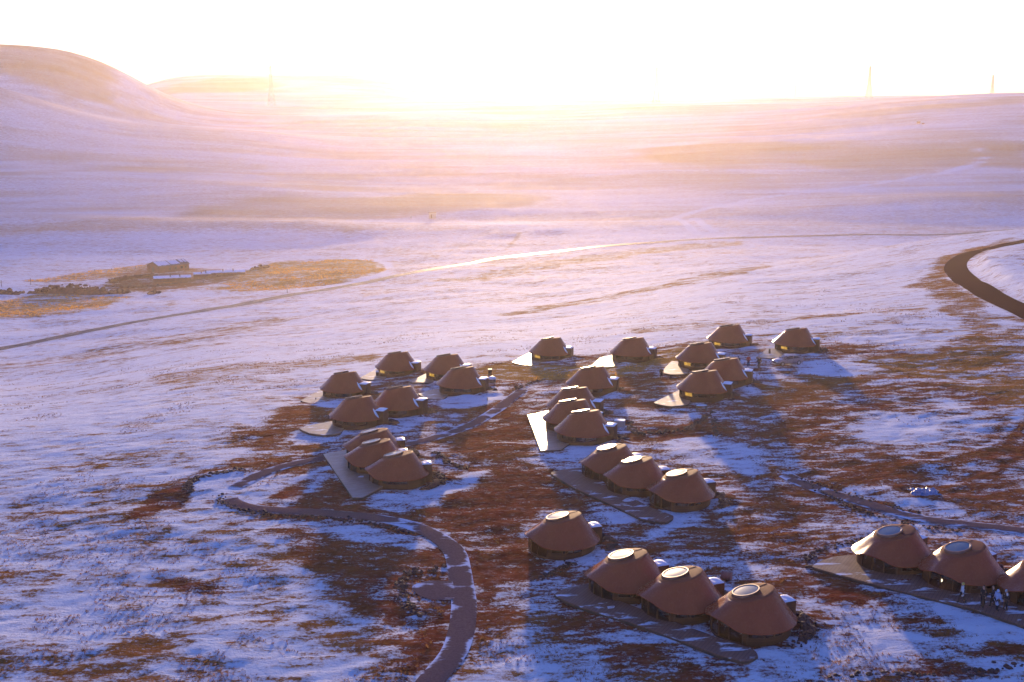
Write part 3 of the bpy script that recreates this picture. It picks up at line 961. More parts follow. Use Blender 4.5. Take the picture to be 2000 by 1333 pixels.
def make_cabin(var):
    V.clear()
    V.update(var)
    root = empty("round_cabin", (0, 0, 0))
    ks = [0, .03, .06, .10, .18, .3, .42, .54, .66, .76, .84, .90, .95, .98, 1.0]
    rf = MB()
    rings = []
    for k in ks:
        rings.append([(roof_ring(k, 2 * math.pi * j / NSEG), 2 * math.pi * j / NSEG) for j in range(NSEG)])
    under = []
    for k in (1.0, .9, .75):
        under.append([((roof_ring(k, 2 * math.pi * j / NSEG)[0] - .02, roof_ring(k, 2 * math.pi * j / NSEG)[1] - .09), 2 * math.pi * j / NSEG) for j in range(NSEG)])
    vs = [(r * math.cos(t), r * math.sin(t), z) for ring in rings + under for (r, z), t in ring]
    nr = len(rings) + len(under)
    fs = [(i * NSEG + j, i * NSEG + (j + 1) % NSEG, (i + 1) * NSEG + (j + 1) % NSEG, (i + 1) * NSEG + j) for i in range(nr - 1) for j in range(NSEG)]
    rf.add(vs, fs)
    roof = rf.build("roof", M['roof'], root, True)
    cap = MB()
    vs = []
    for rr in (R_T + .004, R_T - .08, R_T - .30):
        for j in range(NSEG):
            t = 2 * math.pi * j / NSEG
            x, y = rr * math.cos(t), rr * math.sin(t)
            vs.append((x, y, ztop(x, y) - (0.055 if rr > R_T else (0.02 if rr > R_T - .1 else 0.0))))
    vs.append((0, 0, ztop(0, 0)))
    fs = [(i * NSEG + j, i * NSEG + (j + 1) % NSEG, (i + 1) * NSEG + (j + 1) % NSEG, (i + 1) * NSEG + j) for i in range(2) for j in range(NSEG)]
    fs += [(2 * NSEG + j, 2 * NSEG + (j + 1) % NSEG, 3 * NSEG) for j in range(NSEG)]
    cap.add(vs, fs)
    cap.build("roof_cap", M['roof_cap'], roof, True)
    # standing seams on the cap
    for a in (R(35), R(-60), R(100)):
        sm = MB()
        p, q = (1.05 * math.cos(a) - .4, 1.05 * math.sin(a)), (1.6 * math.cos(a), 1.6 * math.sin(a))
        sm.bar((p[0], p[1], ztop(*p) + .005), (q[0], q[1], ztop(*q) + .005), .018, 4)
        sm.build("seam", M['rim'], roof)

    # skylight: raised rim and glazing parallel to the tilted cap
    sx, sy = .43 * math.cos(V['skl']), .43 * math.sin(V['skl'])
    rim = MB()
    n = 64
    prof = [(1.06, -.02), (1.06, .18), (1.02, .23), (.93, .23), (.895, .19)]
    vs = []
    for r, dz in prof:
        for j in range(n):
            t = 2 * math.pi * j / n
            x, y = sx + r * math.cos(t), sy + r * math.sin(t)
            vs.append((x, y, ztop(x, y) + dz))
    rim.add(vs, [(i * n + j, i * n + (j + 1) % n, (i + 1) * n + (j + 1) % n, (i + 1) * n + j) for i in range(len(prof) - 1) for j in range(n)])
    sk = rim.build("skylight", M['rim'], root, True)
    pn = MB()
    vs = []
    for r, dz in ((.90, .195), (.6, .215), (.3, .223)):
        for j in range(n):
            t = 2 * math.pi * j / n
            x, y = sx + r * math.cos(t), sy + r * math.sin(t)
            vs.append((x, y, ztop(x, y) + dz))
    vs.append((sx, sy, ztop(sx, sy) + .226))
    fs = [(i * n + j, i * n + (j + 1) % n, (i + 1) * n + (j + 1) % n, (i + 1) * n + j) for i in range(2) for j in range(n)]
    fs += [(2 * n + j, 2 * n + (j + 1) % n, 3 * n) for j in range(n)]
    pn.add(vs, fs)
    pn.build("pane", M['skylight'], sk, 'all')

    # wall with openings
    GA0, GA1 = R(V['glaze'][0]), R(V['glaze'][1])       # big glazing under the raised eave
    SA0, SA1 = R(V['strip'][0]), R(V['strip'][1])       # strip window

    def sector(mb, a0, a1, r0, r1, z0, z1, step=R(4)):
        n = max(1, int(abs(a1 - a0) / step))
        vs = []
        for i in range(n + 1):
            a = a0 + (a1 - a0) * i / n
            zz1 = z1(a) if callable(z1) else z1
            for r, z in ((r0, z0), (r1, z0), (r1, zz1), (r0, zz1)):
                vs.append((r * math.cos(a), r * math.sin(a), z))
        fs = [(i * 4 + k, i * 4 + (k + 1) % 4, i * 4 + 4 + (k + 1) % 4, i * 4 + 4 + k) for i in range(n) for k in range(4)]
        fs += [(0, 1, 2, 3), tuple(n * 4 + k for k in (3, 2, 1, 0))]
        mb.add(vs, fs)
    top = lambda a: roof_ring((R_W - R_T) / (R_E - R_T), a)[1] - .10
    w = MB()
    sector(w, SA1 + .005, GA0 + R(360) - .005, R_W - .12, R_W, -.7, top)
    sector(w, SA0, SA1, R_W - .12, R_W, -.7, .58)
    sector(w, GA1 + .005, SA0 - .005, R_W - .12, R_W, -.7, top)
    sector(w, GA0, GA1, R_W - .12, R_W, -.7, .10)
    wall = w.build("wall", M['wall'], root, True)
    fl = MB()
    fl.lathe([(R_W - .14, .02), (R_W - .14, .06)], 48)
    fl.build("floor", M['inner'], root)
    for (a0, a1, z0, muls, zb) in ((GA0, GA1, .10, (0.0, .36, .68, 1.0), 0), (SA0, SA1, .58, (0.0, .36, .44, .70, 1.0), 1)):
        fr = MB()
        for mth in muls:
            a = a0 + (a1 - a0) * (.015 + .97 * mth)
            c_ = (R_W - .04) * math.cos(a), (R_W - .04) * math.sin(a)
            zt = top(a)
            fr.box((c_[0], c_[1], (z0 + zt) / 2), (.12, .09, zt - z0), a)
        sector(fr, a0 + .01, a1 - .01, R_W - .08, R_W + .012, z0 + .003, z0 + .07)
        win = fr.build("window", M['frame'], root)
        pm = MB()
        n = 14
        vs = []
        for i in range(n + 1):
            a = a0 + .02 + (a1 - a0 - .04) * i / n
            vs += [((R_W - .05) * math.cos(a), (R_W - .05) * math.sin(a), z0 + .06), ((R_W - .05) * math.cos(a), (R_W - .05) * math.sin(a), top(a) + .02)]
        pm.add(vs, [(2 * i, 2 * i + 2, 2 * i + 3, 2 * i + 1) for i in range(n)])
        pm.build("pane", M['glass'], win, 'all', False)

    # entrance annex with snow on its roof
    an = MB()
    aa = V['annex']
    ca, sa = 3.14 * math.cos(aa), 3.14 * math.sin(aa)
    aw, al, ah = V['box']
    an.box((ca, sa, (ah - .74) / 2), (aw, al, ah + .74), aa)
    annex = an.build("annex", M['annex'], root)
    sn = MB()
    n = 10
    vs, fs = [], []
    for i in range(n + 1):
        for j in range(n + 1):
            u, v = i / n * 2 - 1, j / n * 2 - 1
            e = (1 - abs(u) ** 6) * (1 - abs(v) ** 6)
            x, y = u * (aw / 2 + .02), v * (al / 2 + .02)
            vs.append((ca + x * math.cos(aa) - y * math.sin(aa), sa + x * math.sin(aa) + y * math.cos(aa), ah + .005 + .09 * e + .02 * math.sin(3 * u + 2 * v) * e - (0 if e > 0.01 else .01)))
    for i in range(n):
        for j in range(n):
            q = i * (n + 1) + j
            fs.append((q, q + 1, q + n + 2, q + n + 1))
    sn.add(vs, fs)
    sn.build("snow_cap", M['snow'], annex, 'all')
    if V['snow'] is None:
        return root
    # snow wedged between annex and roof slope
    sp = MB()
    ang = V['snow'] - R(16)
    vs, fs = [], []
    nu, nv = 8, 5
    for i in range(nu + 1):
        for j in range(nv + 1):
            u, v = i / nu, j / nv
            k = .50 + .46 * u
            wid = .15 * math.sin(math.pi * min(1, u * .9 + .1)) * (0.6 + .5 * u)
            t = ang - .06 * u + (v - .5) * wid * 1.2 + .10 * u
            r, z = roof_ring(k, t)
            e = math.sin(math.pi * v) * math.sin(math.pi * u)
            vs.append(((r + .012 + .05 * e) * math.cos(t), (r + .012 + .05 * e) * math.sin(t), z + .012 + .05 * e))
    for i in range(nu):
        for j in range(nv):
            q = i * (nv + 1) + j
            fs.append((q, q + 1, q + nv + 2, q + nv + 1))
    sp.add(vs, fs)
    sp.build("snow_patch", M['snow'], roof, 'all')
    return root


def pane_mesh(lit_from, lit_to):
    """amber-lit panes: thin curved sheets just inside the strip window"""
    pm = MB()
    n = 10
    a0, a1 = R(lit_from), R(lit_to)
    vs = []
    for i in range(n + 1):
        a = a0 + (a1 - a0) * i / n
        r = R_W - .065
        vs += [(r * math.cos(a), r * math.sin(a), .64), (r * math.cos(a), r * math.sin(a), 1.06)]
    pm.add(vs, [(2 * i, 2 * i + 2, 2 * i + 3, 2 * i + 1) for i in range(n)])
    return pm.mesh("lit_pane", M['lit'], 'all', False)


LIT = pane_mesh(214, 236)
F = -42     # how far the upper cabins are turned
# name-free list: (px of centre, px row of front base, rotation deg, lit window, group, label)
CABINS = [
    (1421.7, 681, F, 1, 'upper', "brown cone roofed cabin without terrace, furthest back, amber window, left of the car cabin"),
    (1551.6, 691, F, 1, 'upper', "brown cone roofed cabin directly behind the parked silver car"),
    (1365, 723, F, 1, 'upper', "brown cone roofed cabin with terrace beside the lone dark-clad person"),
    (1234, 709, F, 0, 'upper', "brown cone roofed cabin standing alone left of the lone dark-clad person"),
    (1074, 706, F, 1, 'upper', "brown cone roofed cabin whose pointed terrace blazes white in the sun glare"),
    (1414, 759, F, 0, 'upper', "brown cone roofed cabin half hidden behind the cabin with the snowy picnic table"),
    (1372, 786, F, 1, 'upper', "brown cone roofed cabin just above the snowy picnic table, pointed terrace at left"),
    (1154, 775, F, 0, 'upper', "brown cone roofed cabin alone just behind the three cabins beside the shining terrace"),
    (1119, 821, F, 0, 'mid', "rearmost brown cone roofed cabin of the three beside the shining white terrace"),
    (1115, 849, F, 0, 'mid', "middle brown cone roofed cabin of the three beside the shining white terrace"),
    (1140, 872, F, 0, 'mid', "front cone roofed cabin of the three beside the shining terrace, next to the pale cabinet"),
    (776, 736, F, 1, 'left', "brown cone roofed cabin with a snow covered stove on its terrace, at the back left"),
    (872, 743.6, F, 1, 'left', "brown cone roofed cabin partly hidden behind the one beside the snow covered barrel"),
    (901, 773, F, 0, 'left', "brown cone roofed cabin whose annex stands beside the snow covered barrel"),
    (673, 779, F, 0, 'left', "leftmost brown cone roofed cabin of all, with a pale snow smear on its roof"),
    (778, 817, F, 0, 'left', "brown cone roofed cabin without terrace, half behind the cabin with the widest rounded terrace"),
    (698.6, 840, F, 0, 'left', "brown cone roofed cabin beside the wide rounded terrace raised on short posts"),
    (729, 907, -14, 0, 'left three', "rearmost brown cone roofed cabin of the three behind the long pale terrace at left"),
    (733, 931, -14, 0, 'left three', "middle brown cone roofed cabin of the three behind the long pale terrace at left"),
    (776.7, 957, -14, 0, 'left three', "front brown cone roofed cabin of the three behind the long pale terrace at left"),
    (1191, 944, -8, 0, 'centre three', "rearmost brown cone roofed cabin of the three above the lone foreground cabin"),
    (1240, 972, -8, 0, 'centre three', "middle brown cone roofed cabin of the three above the lone foreground cabin"),
    (1327.5, 1002, -6, 0, 'centre three', "front right brown cone roofed cabin of the three above the lone foreground cabin"),
    (1097, 1094.5, -6, 0, 'single', "lone brown cone roofed cabin in the foreground without terrace, right of the curving footpath"),
    (1221, 1181, -2, 0, 'front three', "left brown cone roofed cabin of the front row of three at bottom centre"),
    (1326.6, 1222, 0, 0, 'front three', "middle brown cone roofed cabin of the front row of three at bottom centre"),
    (1463.5, 1262, 0, 0, 'front three', "right brown cone roofed cabin of the bottom row, lit lamp in its glazing"),
    (1741.6, 1128, 8, 0, 'right three', "left brown cone roofed cabin of the right hand row, beside the rounded terrace end"),
    (1874, 1164, 10, 0, 'right three', "brown cone roofed cabin behind the walking person in a white coat"),
    (2032, 1199, 22, 0, 'right three', "brown cone roofed cabin cut off by the right edge, bright sun streak on roof"),
]
GROUPN = "cone roofed cabins of the hillside camp"
protoA = make_cabin(VAR_A)
protoB = make_cabin(VAR_B)
usedA, usedB = [], []
CAB = []
sinv = lambda y: math.sin(PITCH - math.atan((666 - y) / FPX))
for i, (px, py, rot, lit, grp, lab) in enumerate(CABINS):
    # front of the base is seen at px, py: centre lies one wall radius behind it
    f = at(px, py)
    d = f.xy.normalized()
    cxy = f.xy + d * R_W
    z = min(float(H(cxy.x, cxy.y)), float(H(f.x, f.y)) + .25)
    yaw = math.degrees(math.atan2(d.x, d.y)) * 0.0
    if rot == F:
        o = copy_tree(protoB) if usedB else protoB
        usedB.append(o)
        rot = 0
        o.scale = (1.05, 1.05, 1.05)
    else:
        o = copy_tree(protoA) if usedA else protoA
        usedA.append(o)
    o.location = (cxy.x, cxy.y, z)
    o.rotation_euler = (0, 0, R(rot + random.uniform(-2.5, 2.5)))
    tag(o, lab, "cabin", GROUPN)
    CAB.append((o, cxy, z, rot - (40 if CABINS[i][2] == F else 0), lit))
for i, (o, cxy, z, rot, lit) in enumerate(CAB):
    if lit:
        wins = [c_ for c_ in o.children if c_.name.split('.')[0] == 'window']
        lp = bpy.data.objects.new("lit_pane", LIT)
        COL.objects.link(lp)
        lp.parent = wins[1]
        lp['label'] = "amber lit window pane"
    rub = (i * 37) % 10

# lit lamps seen through the glazing of two cabins
lm = MB()
for a0, a1 in ((192, 198), (200, 222)):
    for k in range(6):
        a, b = R(a0 + (a1 - a0) * k / 6), R(a0 + (a1 - a0) * (k + 1) / 6)
        lm.bar((2.55 * math.cos(a), 2.55 * math.sin(a), 1.25), (2.55 * math.cos(b), 2.55 * math.sin(b), 1.25), .045, 6)
lm.build("ceiling_lamp", M['lamp'], CAB[26][0])
lm = MB()
lm.lathe([(.02, .62), (.09, .66), (.11, .80), (.03, .86)], 10, (2.5 * math.cos(R(205)), 2.5 * math.sin(R(205)), 0))
lm.build("table_lamp", M['lamp'], CAB[28][0])

# ------------------------------------------------------------------ timber terraces
DECKS = [
    (1, "timber_terrace", "pointed timber terrace blazing white in the sun glare", [(1000, 706), (1018, 698), (1040, 690), (1056, 696), (1052, 709), (1025, 710)]),
    (1, "timber_terrace", "pointed timber terrace left of the cabin second from the sun glare, patchy snow", [(1156, 713), (1172, 700), (1196, 695), (1210, 702), (1200, 713), (1170, 716)]),
    (1, "timber_terrace", "pale timber terrace just right of the lone dark-clad person", [(1293, 726), (1300, 717), (1312, 707), (1345, 712), (1342, 728), (1310, 730)]),
    (1, "timber_terrace", "long pointed timber terrace just above left of the snowy picnic table", [(1277, 787), (1300, 775), (1326, 762), (1350, 770), (1345, 788), (1312, 793), (1292, 791)]),
    (1, "timber_terrace", "snowy timber terrace with a black bin, behind the nose of the silver car", [(1477, 697), (1488, 690), (1498, 681), (1522, 682), (1532, 695), (1505, 699)]),
    (1, "timber_terrace", "pointed timber terrace of the leftmost cabin", [(587, 781), (610, 772), (632, 763), (656, 770), (648, 782), (613, 785)]),
    (1, "timber_terrace", "wide rounded timber terrace on short posts at the left", [(585, 837), (615, 829), (650, 823), (672, 832), (664, 845), (632, 848), (604, 845)]),
    (1, "timber_terrace", "small timber terrace carrying the snow covered stove", [(702, 738), (718, 731), (736, 723), (756, 730), (750, 738), (722, 740)]),
    (1, "timber_terrace", "narrow pointed timber terrace between two back left cabins", [(798, 746), (816, 738), (836, 729), (852, 737), (842, 745), (818, 746)]),
    (1, "timber_terrace", "timber terrace left of the cabin beside the snow covered barrel", [(817, 770), (836, 764), (856, 760), (876, 767), (866, 776), (836, 777)]),
    (2, "timber_terrace", "long pale bare board terrace along the three cabins at left", [(631, 887), (652, 883), (678, 878), (705, 880), (735, 905), (765, 940), (740, 955), (722, 964), (708, 971), (689, 971)]),
    (2, "timber_terrace", "wedge of terrace shining white beside the three central cabins", [(1030, 810), (1050, 806), (1078, 800), (1105, 840), (1112, 866), (1095, 878), (1056, 880)]),
    (0, "timber_terrace", "brown terrace strip with snow along the three cabins above the lone cabin", [(1076, 924), (1095, 918), (1145, 914), (1185, 945), (1270, 990), (1315, 1008), (1300, 1019), (1257, 1014), (1225, 999), (1170, 974), (1117, 950)]),
    (0, "timber_terrace", "long brown snow dusted terrace along the front row of three cabins", [(1083, 1160), (1110, 1147), (1155, 1140), (1175, 1160), (1250, 1188), (1320, 1215), (1400, 1243), (1470, 1268), (1480, 1282), (1455, 1292), (1400, 1278), (1325, 1248), (1225, 1213), (1160, 1194), (1110, 1176)]),
    (0, "timber_terrace", "long brown terrace on which the group of walking people stands", [(1587, 1107), (1600, 1097), (1625, 1088), (1672, 1084), (1720, 1105), (1800, 1125), (1900, 1150), (2000, 1178), (2070, 1195), (2070, 1243), (2000, 1222), (1900, 1188), (1750, 1152), (1660, 1128)]),
]
DECKZ = []
for kind, nm, lab, poly in DECKS:
    pts = [at(px, py, 0.30) for px, py in poly]
    cx = sum(p.x for p in pts) / len(pts)
    cy = sum(p.y for p in pts) / len(pts)
    # level in one plane fitted to the ground
    A = np.array([[p.x - cx, p.y - cy, 1] for p in pts])
    zz = np.array([p.z for p in pts])
    sol = np.linalg.lstsq(A, zz, rcond=None)[0]
    if kind == 1:
        sol[:2] *= 0.5
    cz = float(sol[2])
    # finer outline so that the curved rim reads as a curve
    loop = []
    n = len(pts)
    for i in range(n):
        p0, p1, p2, p3 = pts[i - 1].xy, pts[i].xy, pts[(i + 1) % n].xy, pts[(i + 2) % n].xy
        curved = kind == 1 and i >= n // 2 - 1
        for k in range(4):
            t = k / 4
            if curved or kind == 0:
                q = 0.5 * ((2 * p1) + (p2 - p0) * t + (2 * p0 - 5 * p1 + 4 * p2 - p3) * t * t + (3 * p1 - p0 - 3 * p2 + p3) * t ** 3)
                q = q * .5 + (p1 + (p2 - p1) * t) * .5
            else:
                q = p1 + (p2 - p1) * t
            loop.append(q)
    root = empty(nm, (cx, cy, cz), 0, lab, "terrace", "timber terraces beside the cabins")
    zf = lambda q: sol[0] * (q[0] - cx) + sol[1] * (q[1] - cy)
    loc = [(q.x - cx, q.y - cy) for q in loop]
    zs = [zf(q) for q in loop]
    b = MB().prism(loc, [z - .06 for z in zs], zs)
    b.build("deck_boards", (M['deck0'], M['deck'], M['deck2'])[kind], root)
    fa = MB()
    for i in range(len(loc)):
        a, c_ = loc[i], loc[(i + 1) % len(loc)]
        za, zb = zs[i], zs[(i + 1) % len(loc)]
        dv = Vector((c_[0] - a[0], c_[1] - a[1]))
        if dv.length < 1e-4:
            continue
        nv = Vector((dv.y, -dv.x)).normalized() * .02
        fa.add([(a[0] - nv.x, a[1] - nv.y, za - .26), (c_[0] - nv.x, c_[1] - nv.y, zb - .26), (c_[0] - nv.x, c_[1] - nv.y, zb - .062), (a[0] - nv.x, a[1] - nv.y, za - .062),
                (a[0] + nv.x, a[1] + nv.y, za - .26), (c_[0] + nv.x, c_[1] + nv.y, zb - .26), (c_[0] + nv.x, c_[1] + nv.y, zb - .062), (a[0] + nv.x, a[1] + nv.y, za - .062)],
               [(0, 1, 2, 3), (7, 6, 5, 4), (0, 4, 5, 1), (3, 2, 6, 7)])
    fa.build("fascia", M['fascia'], root)
    for i in range(2, len(loc), 6):
        a = Vector(loc[i]) * .93
        zt = zf((a.x + cx, a.y + cy)) - .26
        if kind != 2:
            MB().box((a.x, a.y, zt - .5), (.14, .14, 1.0)).build("post", M['fascia'], root)
    DECKZ.append((root, sol, cx, cy, cz))


def deck_z(i, x, y):
    r_, sol, cx, cy, cz = DECKZ[i]
    return cz + sol[0] * (x - cx) + sol[1] * (y - cy)


def at_deck(i, px, py):
    r_, sol, cx, cy, cz = DECKZ[i]
    d = ray(px, py)
    # CAM_H + t dz = cz + sx (t dx - cx) + sy (t dy - cy)
    t = (cz - sol[0] * cx - sol[1] * cy - CAM_H) / (d[2] - sol[0] * d[0] - sol[1] * d[1])
    return Vector((t * d[0], t * d[1], CAM_H + t * d[2]))


# ------------------------------------------------------------------ rubble banks
ICO = None


def ico():
    global ICO
    if ICO is None:
        bm = bmesh.new()
        bmesh.ops.create_icosphere(bm, subdivisions=1, radius=1)
        ICO = ([tuple(v.co) for v in bm.verts], [tuple(v.index for v in f.verts) for f in bm.faces])
        bm.free()
    return ICO


def add_rock(mb, c, s, rnd):
    v, f = ico()
    ax = Matrix.Rotation(rnd.uniform(0, 6.3), 3, Vector((rnd.uniform(-1, 1), rnd.uniform(-1, 1), rnd.uniform(-1, 1))).normalized())
    sc = (s * rnd.uniform(.7, 1.3), s * rnd.uniform(.7, 1.3), s * rnd.uniform(.5, .95))
    out = []
    for p in v:
        q = ax @ Vector(p)
        k = 1 + rnd.uniform(-.18, .18)
        out.append((c[0] + q.x * sc[0] * k, c[1] + q.y * sc[1] * k, c[2] + q.z * sc[2] * k))
    mb.add(out, f)


def bank_mesh(seed, n):
    rnd = random.Random(seed)
    mb = MB()
    vs, fs = [], []
    for i in range(21):
        a = R(-34 + 102 * i / 20)
        edge = max(.04, 1 - abs((a - R(17)) / R(50)) ** 2)
        for j in range(7):
            v = j / 3 - 1
            r = 3.7 + (v + 1) * .8 * max(.25, edge)
            vs.append((r * math.cos(a), r * math.sin(a), -.35 + .72 * edge * (1 - v * v) + rnd.uniform(-.05, .05)))
    for i in range(20):
        for j in range(6):
            q = i * 7 + j
            fs.append((q, q + 1, q + 8, q + 7))
    mb.add(vs, fs)
    for k in range(n):
        a = R(rnd.uniform(-32, 66))
        q = min(1.0, rnd.random() ** .8)
        edge = 1 - abs((a - R(17)) / R(50)) ** 2
        r = 3.75 + 1.5 * q * max(.2, edge) + rnd.uniform(-.1, .1)
        h = .50 * max(0.05, edge) * math.sin(math.pi * min(1, max(0, (r - 3.4) / 2.2)))
        add_rock(mb, (r * math.cos(a), r * math.sin(a), h - .1 + rnd.uniform(-.08, .08)), rnd.uniform(.12, .34), rnd)
    return mb.mesh("stone_bank", M['rock'])


BANKS = [bank_mesh(s, 120) for s in (1, 2, 3, 4)]
for i, (o, cxy, z, rot, lit) in enumerate(CAB):
    b = bpy.data.objects.new("stone_bank", BANKS[i % 4])
    COL.objects.link(b)
    b.location = (cxy.x, cxy.y, z)
    b.rotation_euler = (0, 0, R(rot + (12 if rot < -20 else 0)))
    lab = CABINS[i][5]
    lab = lab.split(', ')[0] if i not in (0, 6, 10, 16, 26, 29) else lab
    short = ["dark rubble bank right of the cabin without terrace in the top row, behind the people",
             "dark rubble bank at the annex of the cabin behind the silver car",
             "dark rubble bank right of the cabin beside the lone dark-clad person",
             "dark rubble bank right of the cabin standing alone left of the lone dark-clad person",
             "dark rubble bank right of the cabin with the blazing white terrace",
             "dark rubble bank right of the half hidden cabin nearest the two standing people",
             "dark rubble bank at the cabin above the snowy picnic table",
             "dark rubble bank right of the lone cabin behind the three beside the shining terrace",
             "dark rubble bank behind the rearmost of the three cabins at the shining terrace",
             "dark rubble bank behind the middle of the three cabins at the shining terrace",
             "dark rubble bank next to the pale snow topped cabinet",
             "dark rubble bank right of the cabin with the snow covered stove",
             "dark rubble bank right of the cabin hidden behind the one by the snow covered barrel",
             "dark rubble bank just below the snow covered barrel",
             "dark rubble bank right of the leftmost cabin",
             "dark rubble bank right of the terrace-less cabin behind the rounded terrace cabin",
             "dark rubble bank at the annex of the cabin with the wide rounded terrace",
             "dark rubble bank behind the rearmost of the three cabins at the long pale terrace",
             "dark rubble bank behind the middle of the three cabins at the long pale terrace",
             "dark rubble bank by the front one of three cabins at the long pale terrace",
             "dark rubble bank behind the rearmost of the three cabins above the lone foreground cabin",
             "dark rubble bank behind the middle of the three cabins above the lone foreground cabin",
             "dark rubble bank right of the front cabin of the three above the lone foreground cabin",
             "dark rubble bank right of the lone foreground cabin",
             "dark rubble bank behind the left cabin of the front row",
             "dark rubble bank behind the middle cabin of the front row, by the red drum",
             "dark rubble bank right of the front row cabin with the lit lamp",
             "dark rubble bank behind the left cabin of the right hand row",
             "dark rubble bank behind the cabin of the walking person in white",
             "dark rubble bank behind the cabin cut off at the right edge"][i]
    tag(b, short, "rubble bank", "rubble banks behind the cabins")

ROWS = [
    ([(1052, 1132), (1085, 1115), (1120, 1098), (1187, 1072)], 110, .16, "row of snowy stones between the lone foreground cabin and the front row"),
    ([(1231, 825), (1236, 842), (1262, 848), (1300, 842), (1340, 838), (1390, 808)], 130, .28, "curving stone row below the snowy picnic table"),
    ([(1392, 815), (1398, 835), (1402, 852)], 40, .25, "short stone row running down right of the picnic table"),
    ([(372, 960), (366, 948), (385, 934), (420, 926), (470, 918)], 120, .28, "dark earth and stone edge around the white snow pocket at left"),
    ([(430, 968), (440, 985), (480, 997), (560, 1008), (640, 1012), (720, 1022), (800, 1040)], 170, .16, "long stone edging along the lower side of the footpath"),
    ([(860, 1108), (800, 1120), (783, 1145), (790, 1175), (815, 1200)], 120, .2, "stone row curling left of the footpath landing"),
    ([(1003, 762), (1030, 750), (1062, 742)], 60, .22, "stone row beside the glinting footpath near the sun glare"),
    ([(1640, 1322), (1720, 1316), (1800, 1318), (1900, 1312), (1985, 1300)], 70, .22, "row of flat grey stones at the bottom right edge"),
    ([(1580, 945), (1650, 985), (1720, 1008), (1790, 1025), (1880, 1038)], 120, .15, "stone edging below the hillside footpath at right"),
    ([(1545, 930), (1640, 960), (1720, 982), (1790, 1002)], 100, .15, "stone edging above the hillside footpath at right"),
    ([(905, 915), (870, 900), (850, 885)], 60, .25, "dark stone row right of the three cabins at the long pale terrace"),
    ([(1590, 1115), (1575, 1098), (1600, 1075), (1660, 1060), (1690, 1055)], 90, .18, "stone row curling round the terrace end of the right hand cabins"),
    ([(1598, 1222), (1580, 1245), (1530, 1268), (1470, 1290)], 90, .15, "stone row bending round the front right cabin with the lamp"),
]
mb = MB()
for pts, n, s, lab in ROWS:
    rnd = random.Random(lab)
    ln = catmull(pxline(pts), .5)
    for k in range(n):
        p = ln[rnd.randrange(len(ln))]
        x, y = p.x + rnd.gauss(0, .28), p.y + rnd.gauss(0, .28)
        add_rock(mb, (x, y, float(H(x, y)) + .04), s * rnd.uniform(.35, 1.15), rnd)
tag(mb.build("loose_stones", M['rock']), "rows of loose snow dusted stones edging paths and banks", "stones", kind='stuff')

# ------------------------------------------------------------------ small things among the cabins
# picnic table
p = at(1370, 803)
t = empty("picnic_table", p, R(4), "wooden picnic table topped with snow, below a cabin terrace", "table")
MB().box((0, 0, .74), (1.5, .8, .06)).build("tabletop", M['timber'], t)
sn = MB()
sn.lathe([(.42, .772), (.40, .82), (.25, .86), (.05, .87)], 20)
sn.v = [(x * 1.7, y * .9, z) for x, y, z in sn.v]
sn.build("snow_cover", M['snow'], t, True)
for s in (-1, 1):
    for q in (-1, 1):
        MB().bar((s * .6, q * .30, -.1), (s * .6, q * .22, .71), .05, 4).build("leg", M['timber'], t)
    MB().box((s * .6, 0, .40), (.06, .5, .08)).build("brace", M['timber'], t)
# cabinet
p = at(1210, 834)
t = empty("utility_cabinet", p, R(-12), "pale metal cabinet capped with snow beside a rubble bank", "cabinet")
MB().box((0, 0, .38), (1.3, .9, .86)).build("housing", M['pale'], t)
MB().box((-.3, -.457, .40), (.56, .012, .70)).build("door", M['pale'], t)
MB().box((.3, -.457, .40), (.56, .012, .70)).build("door", M['pale'], t)
MB().box((0, 0, .835), (1.42, 1.02, .05)).build("lid", M['pale'], t)
MB().box((0, 0, .90), (1.36, .96, .08), 0, .94).build("snow_cap", M['snow'], t)
# drum lying on its side
p = at(1419, 1132)
t = empty("steel_drum", p + Vector((0, 0, .36)), R(-25), "dull red drum lying on the snow behind the front row cabins", "drum")
dm = MB().lathe([(.34, -.42), (.36, -.40), (.34, -.15), (.36, -.13), (.34, -.11), (.34, .11), (.36, .13), (.34, .15), (.36, .40), (.34, .42)], 24)
dm.v = [(z, y, -x) for x, y, z in dm.v]
dm.build("shell", M['drum'], t, True)
for s in (-1, 1):
    c_ = MB().lathe([(.315, .40 * s), (.315, .405 * s)], 20)
    c_.v = [(z, y, -x) for x, y, z in c_.v]
    c_.build("end_cap", M['black'], t)
# blue plastic sheet over a pile
p = at(1806, 962)
mb = MB()
vs, fs = [], []
nu, nv = 44, 26
for i in range(nu + 1):
    for j in range(nv + 1):
        u, v = i / nu * 2 - 1, j / nv * 2 - 1
        e = max(0, 1 - abs(u) ** 2.5) * max(0, 1 - abs(v) ** 2.5)
        h = .20 * e ** .5 + .24 * abs(float(fbm(np.array(u * 3.1 + 9), np.array(v * 2.2), 77, 3))) * (e > 0) + .12 * float(fbm(np.array(u * 8.1 + 9), np.array(v * 5.7), 78, 2)) * (e > 0)
        vs.append((u * 1.35 + .18 * math.sin(v * 4), v * 1.0 + .1 * math.sin(u * 6), max(-.08, h)))
for i in range(nu):
    for j in range(nv):
        q = i * (nv + 1) + j
        fs.append((q, q + 1, q + nv + 2, q + nv + 1))
mb.add(vs, fs)
o = mb.build("tarpaulin", M['tarp'], None, 'all')
o.location = p
tag(o, "crumpled pale blue plastic sheet over a small heap on the snow", "tarpaulin")
